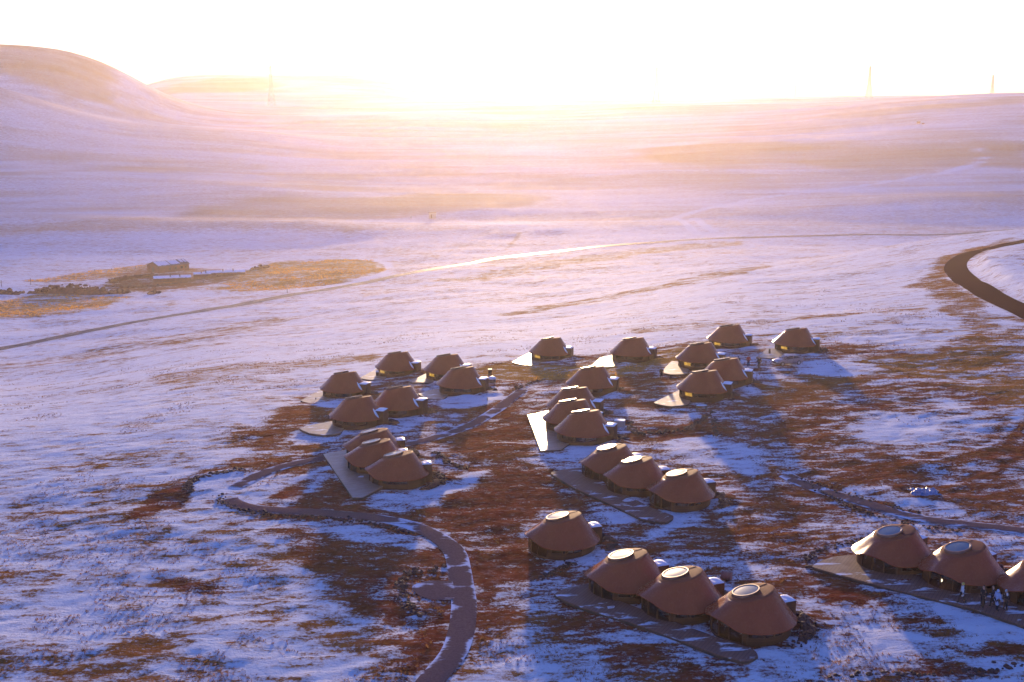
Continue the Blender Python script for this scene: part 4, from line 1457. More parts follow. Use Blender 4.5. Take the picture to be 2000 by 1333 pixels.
# bin on the terrace behind the car
p = at_deck(4, 1503, 690)
t = empty("litter_bin", p, 0, "black bin standing on the snowy terrace behind the silver car", "bin")
MB().lathe([(.14, 0), (.17, .05), (.17, .62)], 14).build("body", M['black'], t, True)
MB().lathe([(.185, .62), (.185, .66), (.10, .72)], 14).build("lid", M['black'], t, True)
# stove with snow on its terrace
p = at_deck(7, 739, 733)
t = empty("outdoor_stove", p, R(10), "dark outdoor stove heaped with snow on a small terrace", "stove")
MB().box((0, 0, .30), (.75, .6, .60)).build("body", M['black'], t)
MB().bar((.42, .15, .4), (.42, .15, 1.35), .06, 10).build("flue", M['black'], t)
s_ = MB().lathe([(.46, .602), (.42, .72), (.22, .86), (.04, .90)], 18)
s_.build("snow_cap", M['snow'], t, True)
# dark post and snow covered barrel
p = at(957, 733)
t = empty("pedestal_bin", p, 0, "dark square pedestal bin standing in the sun glare behind the snow covered barrel", "bin")
MB().box((0, 0, .45), (.55, .45, 1.0)).build("body", M['black'], t)
MB().box((0, 0, .975), (.62, .52, .05)).build("lid", M['black'], t)
p = at(961, 747)
t = empty("barrel", p, 0, "squat barrel buried under a round cap of snow, beside a cabin annex", "barrel")
MB().lathe([(.48, -.1), (.56, .2), (.56, .35), (.5, .55)], 20).build("staves", M['timber'], t, True)
MB().lathe([(.55, .552), (.62, .62), (.55, .80), (.32, .92), (.04, .96)], 20).build("snow_cap", M['snow'], t, True)
# folding chair near the two standing people
p = at(1441, 712)
t = empty("folding_chair", p, R(30), "dark folding chair standing on the snow left of the person in red", "chair")
MB().box((0, 0, .45), (.5, .45, .04)).build("seat", M['black'], t)
MB().box((.28, 0, .78), (.05, .45, .45)).build("backrest", M['black'], t)
for s in (-1, 1):
    MB().bar((-.25, s * .2, -.05), (.28, s * .2, .95), .022).build("leg", M['black'], t)
    MB().bar((.28, s * .22, -.05), (-.22, s * .22, .46), .022).build("leg", M['black'], t)
# small painted markers along the path
for px, py, lab in ((952, 783, "small sunlit marker post beside the glinting footpath"), (617, 783, "short sunlit post below the leftmost terrace")):
    p = at(px, py)
    t = empty("marker_post", p, 0, lab, "post", "marker posts")
    MB().box((0, 0, .2), (.10, .10, .5)).build("shaft", M['timber'], t)
    MB().box((0, 0, .475), (.13, .13, .05)).build("cap", M['pale'], t)


# ------------------------------------------------------------------ car
def make_car():
    p = at(1538, 711)
    root = empty("parked_car", p, R(180 + 20), "silver four-door saloon car parked on the trampled snow below a terrace", "car")
    L = 4.85
    # x from -L/2 (tail) to L/2 (nose)
    st = [(-2.42, .60, .62, .45, .86), (-2.38, .72, .80, .30, .98), (-2.15, .84, .90, .24, 1.05), (-1.75, .90, .90, .22, 1.08), (-1.3, .91, .90, .20, 1.08), (-.8, .92, .90, .20, 1.05),
          (0, .92, .90, .20, 1.00), (.6, .92, .90, .20, .97), (1.0, .92, .90, .20, .95), (1.5, .91, .90, .22, .86), (1.95, .87, .86, .24, .78), (2.25, .76, .80, .28, .68), (2.40, .62, .66, .34, .58)]
    mb = MB()
    ring = []
    for x, w, wb, zb, zt in st:
        zm = (zb + zt) / 2
        pr = [(-w * .86, zb), (-w, zb + .12), (-w * 1.01, zm), (-w * .97, zt - .06), (-w * .88, zt), (-w * .45, zt + .025), (w * .45, zt + .025), (w * .88, zt), (w * .97, zt - .06), (w * 1.01, zm), (w, zb + .12), (w * .86, zb)]
        ring.append([(x, a, b) for a, b in pr])
    n = len(ring[0])
    vs = [q for r_ in ring for q in r_]
    fs = [(i * n + k, i * n + (k + 1) % n, (i + 1) * n + (k + 1) % n, (i + 1) * n + k) for i in range(len(ring) - 1) for k in range(n)]
    fs += [tuple(range(n))[::-1], tuple(range((len(ring) - 1) * n, len(ring) * n))]
    mb.add(vs, fs)
    body = mb.build("body", M['car'], root, True)
    # cabin: glass house and roof panel
    gh = [(-1.95, 1.06, .70, 1.08), (-1.2, 1.06, .62, 1.36), (-.5, 1.04, .60, 1.46), (.1, 1.0, .60, 1.44), (.45, .98, .62, 1.36), (1.05, .95, .70, 1.0)]
    g = MB()
    vs = []
    for x, zb, wr, zr in gh:
        wbm = .86
        vs += [(x, -wbm, zb - .05), (x, -wr, zr - .04), (x, -wr * .75, zr), (x, wr * .75, zr), (x, wr, zr - .04), (x, wbm, zb - .05)]
    n = 6
    fs = [(i * n + k, i * n + k + 1, (i + 1) * n + k + 1, (i + 1) * n + k) for i in range(len(gh) - 1) for k in range(5)]
    fs += [tuple(range(6))[::-1], tuple(range((len(gh) - 1) * 6, len(gh) * 6))]
    g.add(vs, fs)
    g.build("window_band", M['carglass'], root, True)
    rf = MB()
    vs = []
    for x, zb, wr, zr in gh[1:5]:
        vs += [(x, -wr - .02, zr - .07), (x, -wr - .005, zr - .025), (x, -wr * .75, zr + .015), (x, wr * .75, zr + .015), (x, wr + .005, zr - .025), (x, wr + .02, zr - .07)]
    fs = [(i * n + k, i * n + k + 1, (i + 1) * n + k + 1, (i + 1) * n + k) for i in range(3) for k in range(5)]
    rf.add(vs, fs)
    rf.build("roof_panel", M['car'], root, True)
    pil = MB()
    for s in (-1, 1):
        pil.bar((-.42, s * .90, 1.02), (-.5, s * .615, 1.43), .04, 4)
        pil.bar((1.06, s * .86, .95), (.45, s * .63, 1.34), .04, 4)
        pil.bar((-1.95, s * .86, 1.04), (-1.2, s * .64, 1.34), .05, 4)
    pil.build("pillar", M['car'], body)
    for s in (-1, 1):
        for x in (-1.42, 1.42):
            w = MB().lathe([(.20, -.11), (.32, -.11), (.345, -.06), (.345, .06), (.32, .11), (.20, .11)], 24)
            w.v = [(a + x, c_ + s * .84, b + .30) for a, b, c_ in w.v]
            wo = w.build("wheel", M['tyre'], root, True)
            r_ = MB().lathe([(.215, -.10), (.215, .112)], 20)
            for k in range(5):
                a = 2 * math.pi * k / 5
                r_.box((.11 * math.cos(a), .11 * math.sin(a), .115 * s), (.20, .05, .02), a)
            r_.v = [(a + x, c_ + s * .84, b + .30) for a, b, c_ in r_.v]
            r_.build("rim", M['rimm'], wo)
        MB().box((2.26, s * .60, .62), (.22, .26, .11), R(-18 * s)).build("headlight", M['headlight'], root)
        MB().box((-2.34, s * .62, .86), (.16, .30, .13), R(18 * s)).build("tail_light", M['tail'], root)
        MB().box((.78, s * 1.0, 1.0), (.14, .18, .11)).build("wing_mirror", M['car'], root)
        for x0 in (-.45, .62):
            MB().box((x0, s * .938, .62), (.012, .012, .62)).build("door_seam", M['black'], body)
    MB().box((2.40, 0, .45), (.03, .9, .14)).build("grille", M['black'], root)
    return root


make_car()


# ------------------------------------------------------------------ people
def skinned(name, pts, edges, rad, mat, parent, sub=1):
    me = bpy.data.meshes.new(name)
    me.from_pydata([tuple(p) for p in pts], edges, [])
    tmp = bpy.data.objects.new(name + "_src", me)
    COL.objects.link(tmp)
    sk = tmp.modifiers.new("skin", 'SKIN')
    sk.use_smooth_shade = True
    for v, r in zip(me.skin_vertices[0].data, rad):
        v.radius = (r, r) if not isinstance(r, tuple) else r
    me.skin_vertices[0].data[0].use_root = True
    if sub:
        ss = tmp.modifiers.new("sub", 'SUBSURF')
        ss.levels = sub
    dg = bpy.context.evaluated_depsgraph_get()
    m2 = bpy.data.meshes.new_from_object(tmp.evaluated_get(dg))
    m2.name = name
    bpy.data.objects.remove(tmp)
    m2.materials.clear()
    m2.materials.append(mat)
    o = bpy.data.objects.new(name, m2)
    COL.objects.link(o)
    if parent is not None:
        o.parent = parent
    return o


def person(loc, face_deg, label, coat, trousers, hat, stride=0.0, coat_len=0.55, scale=1.0, hat_kind='hood', arm=0.1, scarf=None, bag=None):
    """figure facing local +x"""
    root = empty("person", loc, R(face_deg), label, "person", "people at the camp")
    root.scale = (scale,) * 3
    P, E, RD = [], [], []

    def add(p, r, par=None):
        P.append(Vector(p))
        RD.append(r)
        if par is not None:
            E.append((par, len(P) - 1))
        return len(P) - 1
    pel = add((0, 0, .93), (.13, .16))
    wai = add((0, 0, 1.08), (.12, .15), pel)
    che = add((.01, 0, 1.28), (.12, .17), wai)
    nck = add((0, 0, 1.46), .06, che)
    hd0 = add((.02, 0, 1.55), .075, nck)
    hd1 = add((.02, 0, 1.64), .095, hd0)
    add((.01, 0, 1.71), .07, hd1)
    add((.115, 0, 1.60), .018, hd1)
    for s in (-1, 1):
        st = stride * s
        hip = add((0, s * .09, .88), .09, pel)
        kn = add((.06 + .20 * st, s * .095, .49), .065, hip)
        an = add((-.01 + .40 * st - (.06 if st < 0 else 0), s * .095, .10 + (.05 if st < 0 else 0)), .048, kn)
        add((.15 + .40 * st, s * .10, .045 + (.0 if st >= 0 else .02)), .04, an)
        sh = add((0, s * .19, 1.40), .065, che)
        el = add((-.03 - .14 * st, s * .25, 1.13), .05, sh)
        wr = add((.10 * arm * 4 - .2 * st, s * .24, .90), .036, el)
        pm = add((.12 * arm * 4 - .22 * st, s * .235, .84), .034, wr)
        for q in range(4):
            f1 = add((P[pm].x + (.03 - .02 * q), P[pm].y, P[pm].z - .045), .010, pm)
            add((P[f1].x + .008, P[f1].y - s * .012, P[f1].z - (.045, .05, .045, .035)[q]), .008, f1)
        t1 = add((P[pm].x + .045, P[pm].y - s * .01, P[pm].z - .005), .011, pm)
        add((P[t1].x + .015, P[t1].y - s * .005, P[t1].z - .035), .009, t1)
    body = skinned("body", P, E, RD, M['skin'], root)
    # trousers
    q, e, r = [], [], []
    q.append((0, 0, .93)); r.append((.15, .18))
    for s in (-1, 1):
        st = stride * s
        b = len(q)
        q += [(0, s * .09, .87), (.06 + .20 * st, s * .095, .49), (-.01 + .40 * st - (.06 if st < 0 else 0), s * .095, .11 + (.05 if st < 0 else 0)), (.15 + .40 * st, s * .10, .06)]
        r += [.112, .086, .072, .056]
        e += [(0, b), (b, b + 1), (b + 1, b + 2), (b + 2, b + 3)]
    skinned("trousers", q, e, r, M[trousers], root)
    # coat with sleeves
    q = [(0, 0, 1.30), (0, 0, 1.12), (0, 0, .95), (0, 0, .95 - coat_len * .5), (0, 0, .97 - coat_len), (0, 0, 1.44)]
    r = [(.145, .20), (.135, .175), (.145, .185), (.16, .19), (.17, .20), (.09, .12)]
    e = [(0, 1), (1, 2), (2, 3), (3, 4), (0, 5)]
    for s in (-1, 1):
        st = stride * s
        b = len(q)
        q += [(0, s * .20, 1.39), (-.03 - .14 * st, s * .27, 1.13), (.09 * arm * 4 - .19 * st, s * .255, .92)]
        r += [.082, .066, .054]
        e += [(0, b), (b, b + 1), (b + 1, b + 2)]
    skinned("coat", q, e, r, M[coat], root)
    if hat_kind == 'hood':
        q = [(-.02, 0, 1.48), (-.03, 0, 1.62), (-.02, 0, 1.73)]
        r = [(.105, .12), (.11, .115), (.08, .085)]
        e = [(0, 1), (1, 2)]
        skinned("hood", q, e, r, M[hat], root)
    else:
        q = [(-.015, 0, 1.66), (-.01, 0, 1.74)]
        skinned("hair", q, [(0, 1)], [(.115, .115), (.08, .08)], M[hat], root)
    if scarf:
        q = [(.03, 0, 1.46), (.08, 0, 1.34), (.11, .04, 1.20)]
        skinned("scarf", q, [(0, 1), (1, 2)], [(.10, .15), (.10, .12), (.07, .09)], M[scarf], root)
    if bag:
        q = [(-.20, .02, 1.30), (-.21, .02, 1.05)]
        skinned("backpack", q, [(0, 1)], [(.09, .14), (.10, .15)], M[bag], root)
    return root


D = 14
person(at_deck(D, 1878, 1178), 180 - 28, "person walking along the terrace in a white coat and yellow hood", 'c_white', 'c_black', 'c_yellow', .55, .42, 1.0)
person(at_deck(D, 1919, 1186), 205, "person in a long black coat standing right of the white-coated walker", 'c_black', 'c_black', 'c_black', .1, .80, 1.03, 'hair')
person(at_deck(D, 1938, 1184), 160, "dark-clad person with a light backpack half behind the person in pale blue", 'c_navy', 'c_black', 'c_black', .35, .35, .98, 'hair', bag='c_fur')
person(at_deck(D, 1947, 1193), 20, "person in a knee-length pale blue coat with a pale furry hat and black backpack strap", 'c_blue', 'c_black', 'c_fur', .15, .58, 1.02)
person(at_deck(D, 1963, 1192), -75, "person in black with a white scarf and hat facing the viewer, rightmost of the group", 'c_black', 'c_black', 'c_white', .05, .45, .98, 'hood', scarf='c_white')
person(at(1291.5, 741), 100, "lone dark-clad person standing on bare ground beside a pale terrace", 'c_brown', 'c_black', 'c_black', .08, .40, 1.05, 'hair')
person(at(1461.5, 716), 90, "person in a red jacket standing between folding chair and silver car", 'c_red', 'c_jean', 'c_black', .05, .32, 1.03, 'hair')
person(at(1482.5, 720), 85, "person in dark brown clothes standing nearest the nose of the silver car", 'c_brown', 'c_navy', 'c_black', .08, .34, 1.05, 'hair')

# ------------------------------------------------------------------ farmstead in the valley
px_m = lambda p: FPX / (p.y * math.cos(PITCH) + (CAM_H - p.z) * math.sin(PITCH))     # photo pixels per metre at a point
g0 = at(311, 533)
k = 1.0 / px_m(g0)
fl_ = 83 * k
root = empty("farmhouse", g0, R(48), "long farmhouse with snow patched gable roof in the valley", "house")
hl, hw, hh, hr = 68 * k, 42 * k, 11.5 * k, 19 * k
w = MB()
w.add([(0, 0, -1), (hl, 0, -1), (hl, hw, -1), (0, hw, -1), (0, 0, hh), (hl, 0, hh), (hl, hw, hh), (0, hw, hh), (0, hw / 2, hr), (hl, hw / 2, hr)],
      [(0, 1, 5, 4), (2, 3, 7, 6), (0, 4, 8, 7, 3), (1, 2, 6, 9, 5), (0, 3, 2, 1), (4, 5, 9, 8), (6, 7, 8, 9)])
w.build("wall", M['brick'], root)
rf = MB()
ov = .45
for a, b in ((0, hw / 2), (hw, hw / 2)):
    y0 = a - (ov if a == 0 else -ov)
    z0 = hh - (hr - hh) * ov / (hw / 2)
    rf.add([(-ov, y0, z0 + .05), (hl + ov, y0, z0 + .05), (hl + ov, b, hr + .05), (-ov, b, hr + .05), (-ov, y0, z0 + .25), (hl + ov, y0, z0 + .25), (hl + ov, b, hr + .25), (-ov, b, hr + .25)],
           [(0, 1, 2, 3), (7, 6, 5, 4), (0, 4, 5, 1), (1, 5, 6, 2), (3, 7, 4, 0)])
roof = rf.build("roof", M['tile'], root)
sn = MB()
nu = 30
rnd = random.Random(4)
for i in range(nu):
    x0, x1 = hl * i / nu, hl * (i + 1) / nu
    if i in (12, 22, 23, 27):
        continue
    a0 = .06 + .10 * rnd.random() + (.25 if i > 23 else 0)
    a1 = .97 - .06 * rnd.random()
    f = lambda u: (u * hw / 2, hh + (hr - hh) * u + .31)
    (y0, z0), (y1, z1) = f(a0), f(a1)
    sn.add([(x0, y0, z0), (x1 + .02, y0, z0), (x1 + .02, y1, z1), (x0, y1, z1)], [(0, 1, 2, 3)])
sn.build("snow_cover", M['snow'], roof)
for x in (.35, .55, .75, .88):
    wn = MB().box((hl * x, -.03, hh * .55), (1.3, .12, 1.5)).build("window", M['timber'], root)
    MB().box((hl * x, -.10, hh * .55), (1.0, .04, 1.2)).build("pane", M['carglass'], wn)
MB().box((-.03, hw * .5, hh * .42), (.12, 1.5, hh * .9)).build("door", M['timber'], root)

# lower outbuildings in front, dark stone with snowy lean-to roofs
for (px, py, wpx, dpx, hpx, rz, lab) in ((300, 553, 72, 22, 7.5, 17, "low dark stone shed with a snowy roof in front of the farmhouse"),
                                         (378, 543, 34, 18, 6, 15, "small low shed with snow on its roof between the two longer sheds"),
                                         (400, 541, 78, 20, 6.5, 14, "long low stone shed right of the farmhouse with a snow covered roof")):
    p = at(px, py)
    k2 = 1 / px_m(p)
    r_ = empty("stone_shed", p, R(rz), lab, "shed", "sheds of the farmstead")
    L_, W_, H_ = wpx * k2, dpx * k2, hpx * k2
    MB().add([(0, 0, -1.5), (L_, 0, -1.5), (L_, W_, -1.5), (0, W_, -1.5), (0, 0, H_), (L_, 0, H_), (L_, W_, H_ * 1.35), (0, W_, H_ * 1.35)],
             [(3, 2, 1, 0), (4, 5, 6, 7), (0, 1, 5, 4), (1, 2, 6, 5), (2, 3, 7, 6), (3, 0, 4, 7)]).build("wall", M['stone_wall'], r_)
    rf = MB()
    n = 24
    for i in range(n):
        x0, x1 = L_ * i / n, L_ * (i + 1) / n
        a0 = .02 + .12 * random.random()
        rf.add([(x0, W_ * a0, H_ * (1 + .35 * a0) + .12), (x1, W_ * a0, H_ * (1 + .35 * a0) + .12), (x1, W_, H_ * 1.35 + .25), (x0, W_, H_ * 1.35 + .25)], [(0, 1, 2, 3)])
    rf.build("roof", M['snow'], r_)
    for x in (.45, .7):
        MB().box((L_ * x, W_ * .5, H_ * 1.2 + .7), (.5, .5, 1.6)).build("chimney", M['stone_wall'], r_)
# yard walls of piled stone
for pts, hh_, lab in (([(215, 553), (255, 545), (300, 540)], 1.6, "piled stone yard wall left of the farm sheds"),
                      ([(215, 559), (290, 561), (340, 555), (420, 541), (470, 532)], 0.5, "long stone yard wall in front of the farm sheds")):
    ln = catmull(pxline(pts), 1.2)
    rnd = random.Random(lab)
    cx, cy = ln[0]
    z0 = float(H(cx, cy))
    mb = MB()
    for p0, p1 in zip(ln[:-1], ln[1:]):
        m_ = (p0 + p1) / 2
        mb.box((m_.x - cx, m_.y - cy, float(H(m_.x, m_.y)) - z0 + hh_ * .3), ((p1 - p0).length * 1.3, .9, hh_ * 1.5), math.atan2(p1.y - p0.y, p1.x - p0.x))
    for pnt in ln:
        for q in range(5):
            x, y = pnt.x + rnd.gauss(0, .7), pnt.y + rnd.gauss(0, .5)
            add_rock(mb, (x - cx, y - cy, float(H(x, y)) - z0 + rnd.uniform(0, hh_)), rnd.uniform(.5, 1.0), rnd)
    o = mb.build("yard_wall", M['stone_wall'])
    o.location = (cx, cy, z0)
    tag(o, lab, "wall", "stone walls of the farmstead")
# stone heaps
for (pa, pb, n, hgt, lab) in (((60, 572), (250, 572), 260, 4.2, "large heap of snow dusted stones left of the farm sheds"),
                              ((-10, 572), (45, 574), 70, 1.6, "heap of stones at the left edge beside the big heap"),
                              ((290, 574), (312, 572), 14, 1.2, "small cluster of boulders on the snow below the farm"),
                              ((490, 528), (524, 521), 40, 2.2, "clump of boulders right of the long farm shed")):
    a, b = at(*pa), at(*pb)
    rnd = random.Random(lab)
    mb = MB()
    vs, fs = [], []
    nu = 24
    for i in range(nu + 1):
        u = i / nu
        e = max(.05, math.sin(math.pi * min(1, u * 1.15 + .02)) ** .7 if u < .87 else .25) * (0.2 if i in (0, nu) else 1)
        for j in range(7):
            v = j / 3 - 1
            x, y = a.x + (b.x - a.x) * u, a.y + (b.y - a.y) * u + v * 4.5
            vs.append((x - a.x, y - a.y, float(H(x, y)) - a.z - .3 + hgt * .75 * e * (1 - v * v)))
    for i in range(nu):
        for j in range(6):
            q = i * 7 + j
            fs.append((q, q + 1, q + 8, q + 7))
    mb.add(vs, fs)
    for q in range(n):
        u = rnd.random()
        env = max(.12, math.sin(math.pi * min(1, u * 1.15 + .02)) ** .7 if u < .87 else .3)
        x = a.x + (b.x - a.x) * u
        y = a.y + (b.y - a.y) * u + rnd.gauss(0, 2.2)
        s_ = rnd.uniform(.4, 1.25)
        add_rock(mb, (x - a.x, y - a.y, float(H(x, y)) - a.z + rnd.random() ** 1.5 * hgt * env), s_, rnd)
    o = mb.build("stone_heap", M['stone_wall'])
    o.location = a
    tag(o, lab, "stone heap", "stone heaps around the farm")
# fence and sign posts
for px, py, hp, lab in ((3, 560, 13, "wooden fence post at the left edge of the photo by the farm track"), (60, 556, 13, "wooden fence post between the left edge and the big stone heap"),
                        (247, 530, 6, "short fence post just left of the farmhouse gable"), (265, 526, 6, "short fence post touching the farmhouse gable corner in view"),
                        (358, 521, 7, "thin post at the right rear corner of the farmhouse"), (397, 553, 9, "lone post in front of the long farm shed"),
                        (185, 530, 4, "low fence post in the grass left of the farmhouse"), (218, 528, 4, "low fence post midway in the grass left of the farmhouse"), (561, 572, 7, "small marker post standing beside the main road below the golden pasture")):
    p = at(px, py)
    hm = hp / px_m(p)
    t = empty("fence_post", p, random.uniform(0, 1), lab, "post", "posts around the farm")
    MB().bar((0, 0, -.5), (.04, 0, hm), .16, 6, .12).build("shaft", M['timber'], t)
    MB().lathe([(.17, hm - .12), (.17, hm), (.05, hm + .08)], 8, (.04, 0, 0)).build("cap", M['timber'], t)
# hut and post on the plain
p = at(844.5, 426)
k2 = 1 / px_m(p)
t = empty("pump_hut", p, R(5), "tiny flat roofed hut standing alone on the sunlit plain", "hut")
MB().box((0, 0, 5 * k2), (14 * k2, 9 * k2, 11 * k2)).build("wall", M['pale'], t)
MB().box((0, 0, 11 * k2), (15.5 * k2, 10.5 * k2, 1.2 * k2)).build("roof", M['tile'], t)
MB().box((-2 * k2, -4.6 * k2, 4 * k2), (3 * k2, .3, 7.5 * k2)).build("door", M['timber'], t)
p = at(802.5, 427)
t = empty("gate_post", p, 0, "short twin post left of the tiny hut on the plain", "post")
MB().box((-.35, 0, .8), (.35, .35, 2.6)).build("shaft", M['pale'], t)
MB().box((.35, 0, .8), (.35, .35, 2.6)).build("shaft", M['pale'], t)
for px, py, wp, hp, lab in ((1794, 241, 6, 4, "tiny ochre shed far off below the right ridge"), (1803, 242.5, 5, 2.2, "tiny low reddish lean-to right of the far ochre shed")):
    p = at(px, py)
    k2 = 1 / px_m(p)
    t = empty("distant_shed", p, R(8), lab, "shed", "far sheds")
    MB().box((0, 0, hp * k2 * .4), (wp * k2, wp * k2 * .6, hp * k2)).build("wall", M['brick'], t)
    MB().prism([(-wp * k2 * .55, -wp * k2 * .36), (wp * k2 * .55, -wp * k2 * .36), (wp * k2 * .55, wp * k2 * .36), (-wp * k2 * .55, wp * k2 * .36)], hp * k2 * .9, hp * k2 * 1.05).build("roof", M['tile'], t)


# ------------------------------------------------------------------ pylons and lines
def pylon(x, y, zt, hm, lab, yaw=0.0, px_faint=False):
    z0 = float(H(x, y))
    root = empty("lattice_pylon", (x, y, z0), yaw, lab, "pylon", "power pylons on the horizon")
    hm = zt - z0
    wb, wm, wt = hm * .095, hm * .035, hm * .022
    lv = [0, .14, .27, .39, .50, .60, .69, .77, .85, .92, 1.0]

    def hw(f):
        return wb + (wm - wb) * f / .5 if f < .5 else wm + (wt - wm) * (f - .5) / .5
    t = max(.12, hm * (.0030 if px_faint else .0052))
    leg = MB()
    for sx in (-1, 1):
        for sy in (-1, 1):
            for a, b in zip(lv[:-1], lv[1:]):
                leg.bar((sx * hw(a), sy * hw(a), a * hm), (sx * hw(b), sy * hw(b), b * hm), t * 1.5)
    leg.build("mast", M['steel'], root)
    br = MB()
    for a, b in zip(lv[:-1], lv[1:]):
        for sy in (-1, 1):
            br.bar((-hw(a), sy * hw(a), a * hm), (hw(b), sy * hw(b), b * hm), t)
            br.bar((hw(a), sy * hw(a), a * hm), (-hw(b), sy * hw(b), b * hm), t)
            br.bar((sy * hw(a), -hw(a), a * hm), (sy * hw(b), hw(b), b * hm), t)
            br.bar((-hw(b), sy * hw(b), b * hm), (hw(b), sy * hw(b), b * hm), t)
    br.build("bracing", M['steel'], root)
    for f in (.58, .76, .93):
        arm = MB()
        for s in (-1, 1):
            L_ = hm * .10
            arm.bar((s * hw(f) * .3, 0, f * hm), (s * hw(f) * .3, s * L_, f * hm), t * 1.2)
            arm.bar((s * hw(f) * .3, 0, f * hm + hm * .03), (s * hw(f) * .3, s * L_, f * hm), t)
        arm.build("cross_arm", M['steel'], root)
    MB().box((0, 0, hm), (wt * 2.6, wt * 2.6, hm * .035)).build("head", M['steel'], root)
    return (x, y, z0, hm)


def x_is_left(px):
    return px < 1000


def pyl(px, ptop, y, lab):
    d = ray(px, ptop)
    t_ = y / d[1]
    return pylon(t_ * d[0], y, CAM_H + t_ * d[2], 0, lab, R(0), x_is_left(px))


PY = {}
for key, px, ptop, y, lab in (('a', 528, 130, 2150, "faint lattice pylon standing in front of the middle hill"), ('b', 816, 154, 2900, "faint short lattice pylon at the foot of the middle hill"),
                              ('c', 893, 150, 2950, "barely visible lattice pylon where the middle hill meets the plain"), ('d', 1184, 160, 2900, "faint lattice pylon just left of the tall central one"),
                              ('e', 1283, 132, 2250, "tall lattice pylon right of the sun glow"), ('f', 1554, 166, 2900, "short lattice pylon left of the tall pylon on the right ridge"),
                              ('g', 1700, 130, 2250, "tall lattice pylon on the right ridge, its foot hidden"), ('h', 1940, 147, 2700, "lattice pylon behind the right ridge near the right edge")):
    PY[key] = pyl(px, ptop, y, lab)


def line(a, b, frac, sag, lab):
    (x0, y0, z0, h0), (x1, y1, z1, h1) = a, b
    mb = MB()
    n = 26
    P0, P1 = Vector((x0, y0, z0 + h0 * frac)), Vector((x1, y1, z1 + h1 * frac))
    off = Vector((0, h0 * .095, 0))
    for s in (-1,):
        prev = None
        for i in range(n + 1):
            u = i / n
            q = P0.lerp(P1, u) + off * s - Vector((0, 0, sag * 4 * u * (1 - u)))
            if prev is not None:
                mb.bar(prev, q, .13, 3)
            prev = q
    o = mb.build("power_line", M['wire'])
    tag(o, lab, "power line", "power lines between the pylons")


gright = (PY['g'][0] + 560, 2150, 50, 62)
for (ka, kb, nm) in (('e', 'g', "from the tall central pylon to the pylon on the right ridge"), ('f', 'h', "between the two shorter pylons at right")):
    for f, w_ in ((.93, "highest sagging wire"), (.76, "middle sagging wire"), (.58, "lowest sagging wire")):
        line(PY[ka], PY[kb], f, 11, f"{w_} {nm}")
for f, w_ in ((.93, "highest"), (.76, "middle"), (.58, "lowest")):
    line(PY['g'], gright, f, 11, f"{w_} wire running off right from the tall ridge pylon")
    line(PY['a'], PY['e'], f, 16, f"{w_} faint wire spanning the sun glow towards the tall central pylon")

# ------------------------------------------------------------------ ground with drifts, then dry grass
for i, (o, cxy, z, rot, lit) in enumerate(CAB):
    a = R(rot)
    for q in range(3):      # snow drifts in front of each cabin
        t = R(random.uniform(235, 330))
        EXTRA.append((cxy.x + 4.3 * math.cos(t), cxy.y + 4.3 * math.sin(t), random.uniform(.9, 1.6), random.uniform(.08, .22), random.uniform(0, .25)))
    t = a + R(17)
    EXTRA.append((cxy.x + 4.6 * math.cos(t), cxy.y + 4.6 * math.sin(t), 1.4, .30, .9))
apply_mounds()
build_ground()


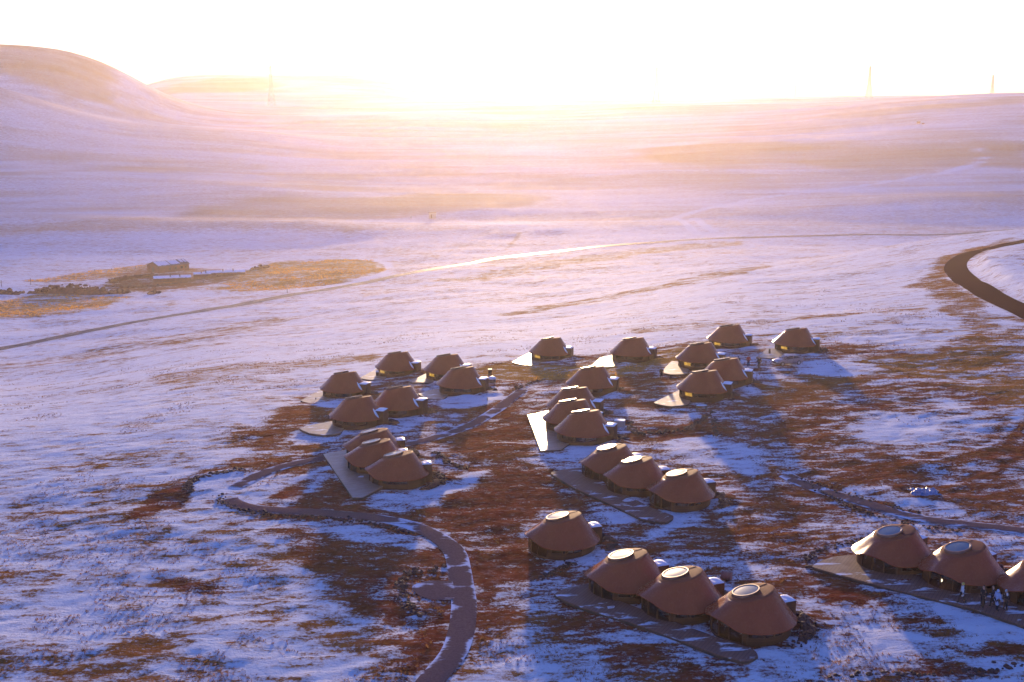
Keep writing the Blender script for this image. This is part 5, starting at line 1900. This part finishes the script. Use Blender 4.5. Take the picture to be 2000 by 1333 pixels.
def tufts():
    rnd = np.random.default_rng(5)
    N = 70000
    y = 72 + (330 - 72) * rnd.random(N) ** 1.5
    x = (rnd.random(N) * 2 - 1) * (y * .46 + 4)
    b, g, f = ground_masks(x, y)
    cl = fbm(x / 7, y / 7, 201, 3)
    keep = (cl + (b - .25) * 0.9 > .18) & (b < .75)
    for ln, w in ROADS:
        keep &= dist_polyline(x, y, ln, w) > w * .5 + .3
    for o, cxy, z, rot, lit in CAB:
        keep &= np.hypot(x - cxy.x, y - cxy.y) > 4.6
    for (kind, nm, lab, poly) in DECKS:
        P = [at(px, py, .3).xy for px, py in poly]
        cx, cy = sum(p.x for p in P) / len(P), sum(p.y for p in P) / len(P)
        ins = np.zeros(x.shape, bool)
        for p, q in zip(P, P[1:] + P[:1]):
            c_ = (p.y > y) != (q.y > y)
            ins ^= c_ & (x < (q.x - p.x) * (y - p.y) / (q.y - p.y + 1e-12) + p.x)
        keep &= ~ins
    x, y = x[keep], y[keep]
    z = H(x, y) + micro(x, y)
    vs, fs = [], []
    r = random.Random(9)
    for i in range(len(x)):
        s = r.uniform(.07, .17) * (1 + .5 * (y[i] > 170))
        for k in range(6):
            a = r.uniform(0, 6.28)
            d = r.uniform(.2, 1.0)
            bx, by = x[i] + .10 * math.cos(a) * r.random(), y[i] + .10 * math.sin(a) * r.random()
            w = r.uniform(.02, .045)
            n = len(vs)
            vs += [(bx - w * math.sin(a), by + w * math.cos(a), z[i] - .05), (bx + w * math.sin(a), by - w * math.cos(a), z[i] - .05),
                   (bx + s * d * math.cos(a), by + s * d * math.sin(a), z[i] + s * r.uniform(.6, 1.1))]
            fs.append((n, n + 1, n + 2))
    me = bpy.data.meshes.new("dry_grass")
    me.from_pydata(vs, [], fs)
    me.materials.append(M['straw'])
    o = bpy.data.objects.new("dry_grass", me)
    COL.objects.link(o)
    tag(o, "tufts of dry brown grass poking through the snow", "grass", kind='stuff')
    vs, fs = [], []
    # taller straw in the pastures and on the bank behind the upper cabins
    N = 90000
    x = rnd.uniform(-330, 40, N)
    y = rnd.uniform(150, 760, N)
    b, g, f = ground_masks(x, y)
    keep = (g > .72) & (b > .52) & (fbm(x / 12, y / 12, 211, 3) > -.25)
    for ln, w in ROADS:
        keep &= dist_polyline(x, y, ln, w) > w * .5 + 1
    for o, cxy, z_, rot, lit in CAB:
        keep &= np.hypot(x - cxy.x, y - cxy.y) > 6
    x, y = x[keep][:16000], y[keep][:16000]
    z = H(x, y)
    print("straw", len(x))
    for i in range(len(x)):
        tall = r.uniform(.25, .5) * (.5 if y[i] < 300 else 1)
        for k in range(4):
            a = r.uniform(0, 6.28)
            w = r.uniform(.10, .22) * (.45 if y[i] < 300 else 1)
            bx, by = x[i] + r.uniform(-.4, .4), y[i] + r.uniform(-.4, .4)
            n = len(vs)
            vs += [(bx - w * math.sin(a), by + w * math.cos(a), z[i] - .05), (bx + w * math.sin(a), by - w * math.cos(a), z[i] - .05),
                   (bx + .25 * tall * math.cos(a), by + .25 * tall * math.sin(a), z[i] + tall)]
            fs.append((n, n + 1, n + 2))
    me = bpy.data.meshes.new("pasture_grass")
    me.from_pydata(vs, [], fs)
    me.materials.append(M['pasture'])
    o = bpy.data.objects.new("pasture_grass", me)
    COL.objects.link(o)
    tag(o, "golden dry pasture grass around the farm and on the bank behind the cabins", "grass", kind='stuff')



tufts()

# ------------------------------------------------------------------ haze
HZ = dict(density=1.05e-4, aniso=0.70)
hz = MB().box((0, 1735, 20), (3900, 3700, 250))
me = hz.mesh("haze", None)
hm_, nt, bs = new_mat("haze_air")
nt.nodes.remove(bs)
pv = node(nt, "ShaderNodeVolumePrincipled")
pv.inputs["Color"].default_value = (1.0, 0.83, 0.72, 1)
pv.inputs["Density"].default_value = HZ['density']
pv.inputs["Anisotropy"].default_value = HZ['aniso']
nt.links.new(pv.outputs[0], nt.nodes["Material Output"].inputs["Volume"])
me.materials.append(hm_)
o = bpy.data.objects.new("haze", me)
COL.objects.link(o)
tag(o, kind='stuff')

# ------------------------------------------------------------------ light
world = bpy.data.worlds.new("World")
S.world = world
world.use_nodes = True
wt = world.node_tree
bg = wt.nodes["Background"]
sky = wt.nodes.new("ShaderNodeTexSky")
sky.sky_type = 'NISHITA'
sky.sun_disc = False
sky.sun_elevation = R(SUN_EL)
sky.sun_rotation = R(SUN_AZ)
sky.altitude = 1000
sky.air_density = 1.1
sky.dust_density = 0.0
sky.ozone_density = 3.0
tint = mixc(wt, 1.0, sky.outputs[0], (1.0, 0.89, 1.56))
tint.node.blend_type = 'MULTIPLY'
wt.links.new(tint, bg.inputs["Color"])
bg.inputs["Strength"].default_value = 0.15

sd = bpy.data.lights.new("sun", 'SUN')
sd.energy = 3.3
sd.angle = R(1.6)
sd.color = (1.0, 0.70, 0.40)
so = bpy.data.objects.new("sun", sd)
COL.objects.link(so)
az, el = R(SUN_AZ), R(SUN_EL)
v = Vector((math.sin(az) * math.cos(el), math.cos(az) * math.cos(el), math.sin(el)))     # towards the sun
so.rotation_euler = v.to_track_quat('Z', 'Y').to_euler()
so.location = v * 300

# ------------------------------------------------------------------ output
S.render.engine = 'CYCLES'
S.cycles.use_denoising = True
S.cycles.use_adaptive_sampling = False
S.cycles.max_bounces = 8
S.cycles.volume_bounces = 1
S.cycles.transparent_max_bounces = 12
S.render.resolution_x, S.render.resolution_y = 1024, 682
S.view_settings.view_transform = 'Standard'
S.view_settings.look = 'None'
S.view_settings.gamma = 1
S.view_settings.exposure = 1.22
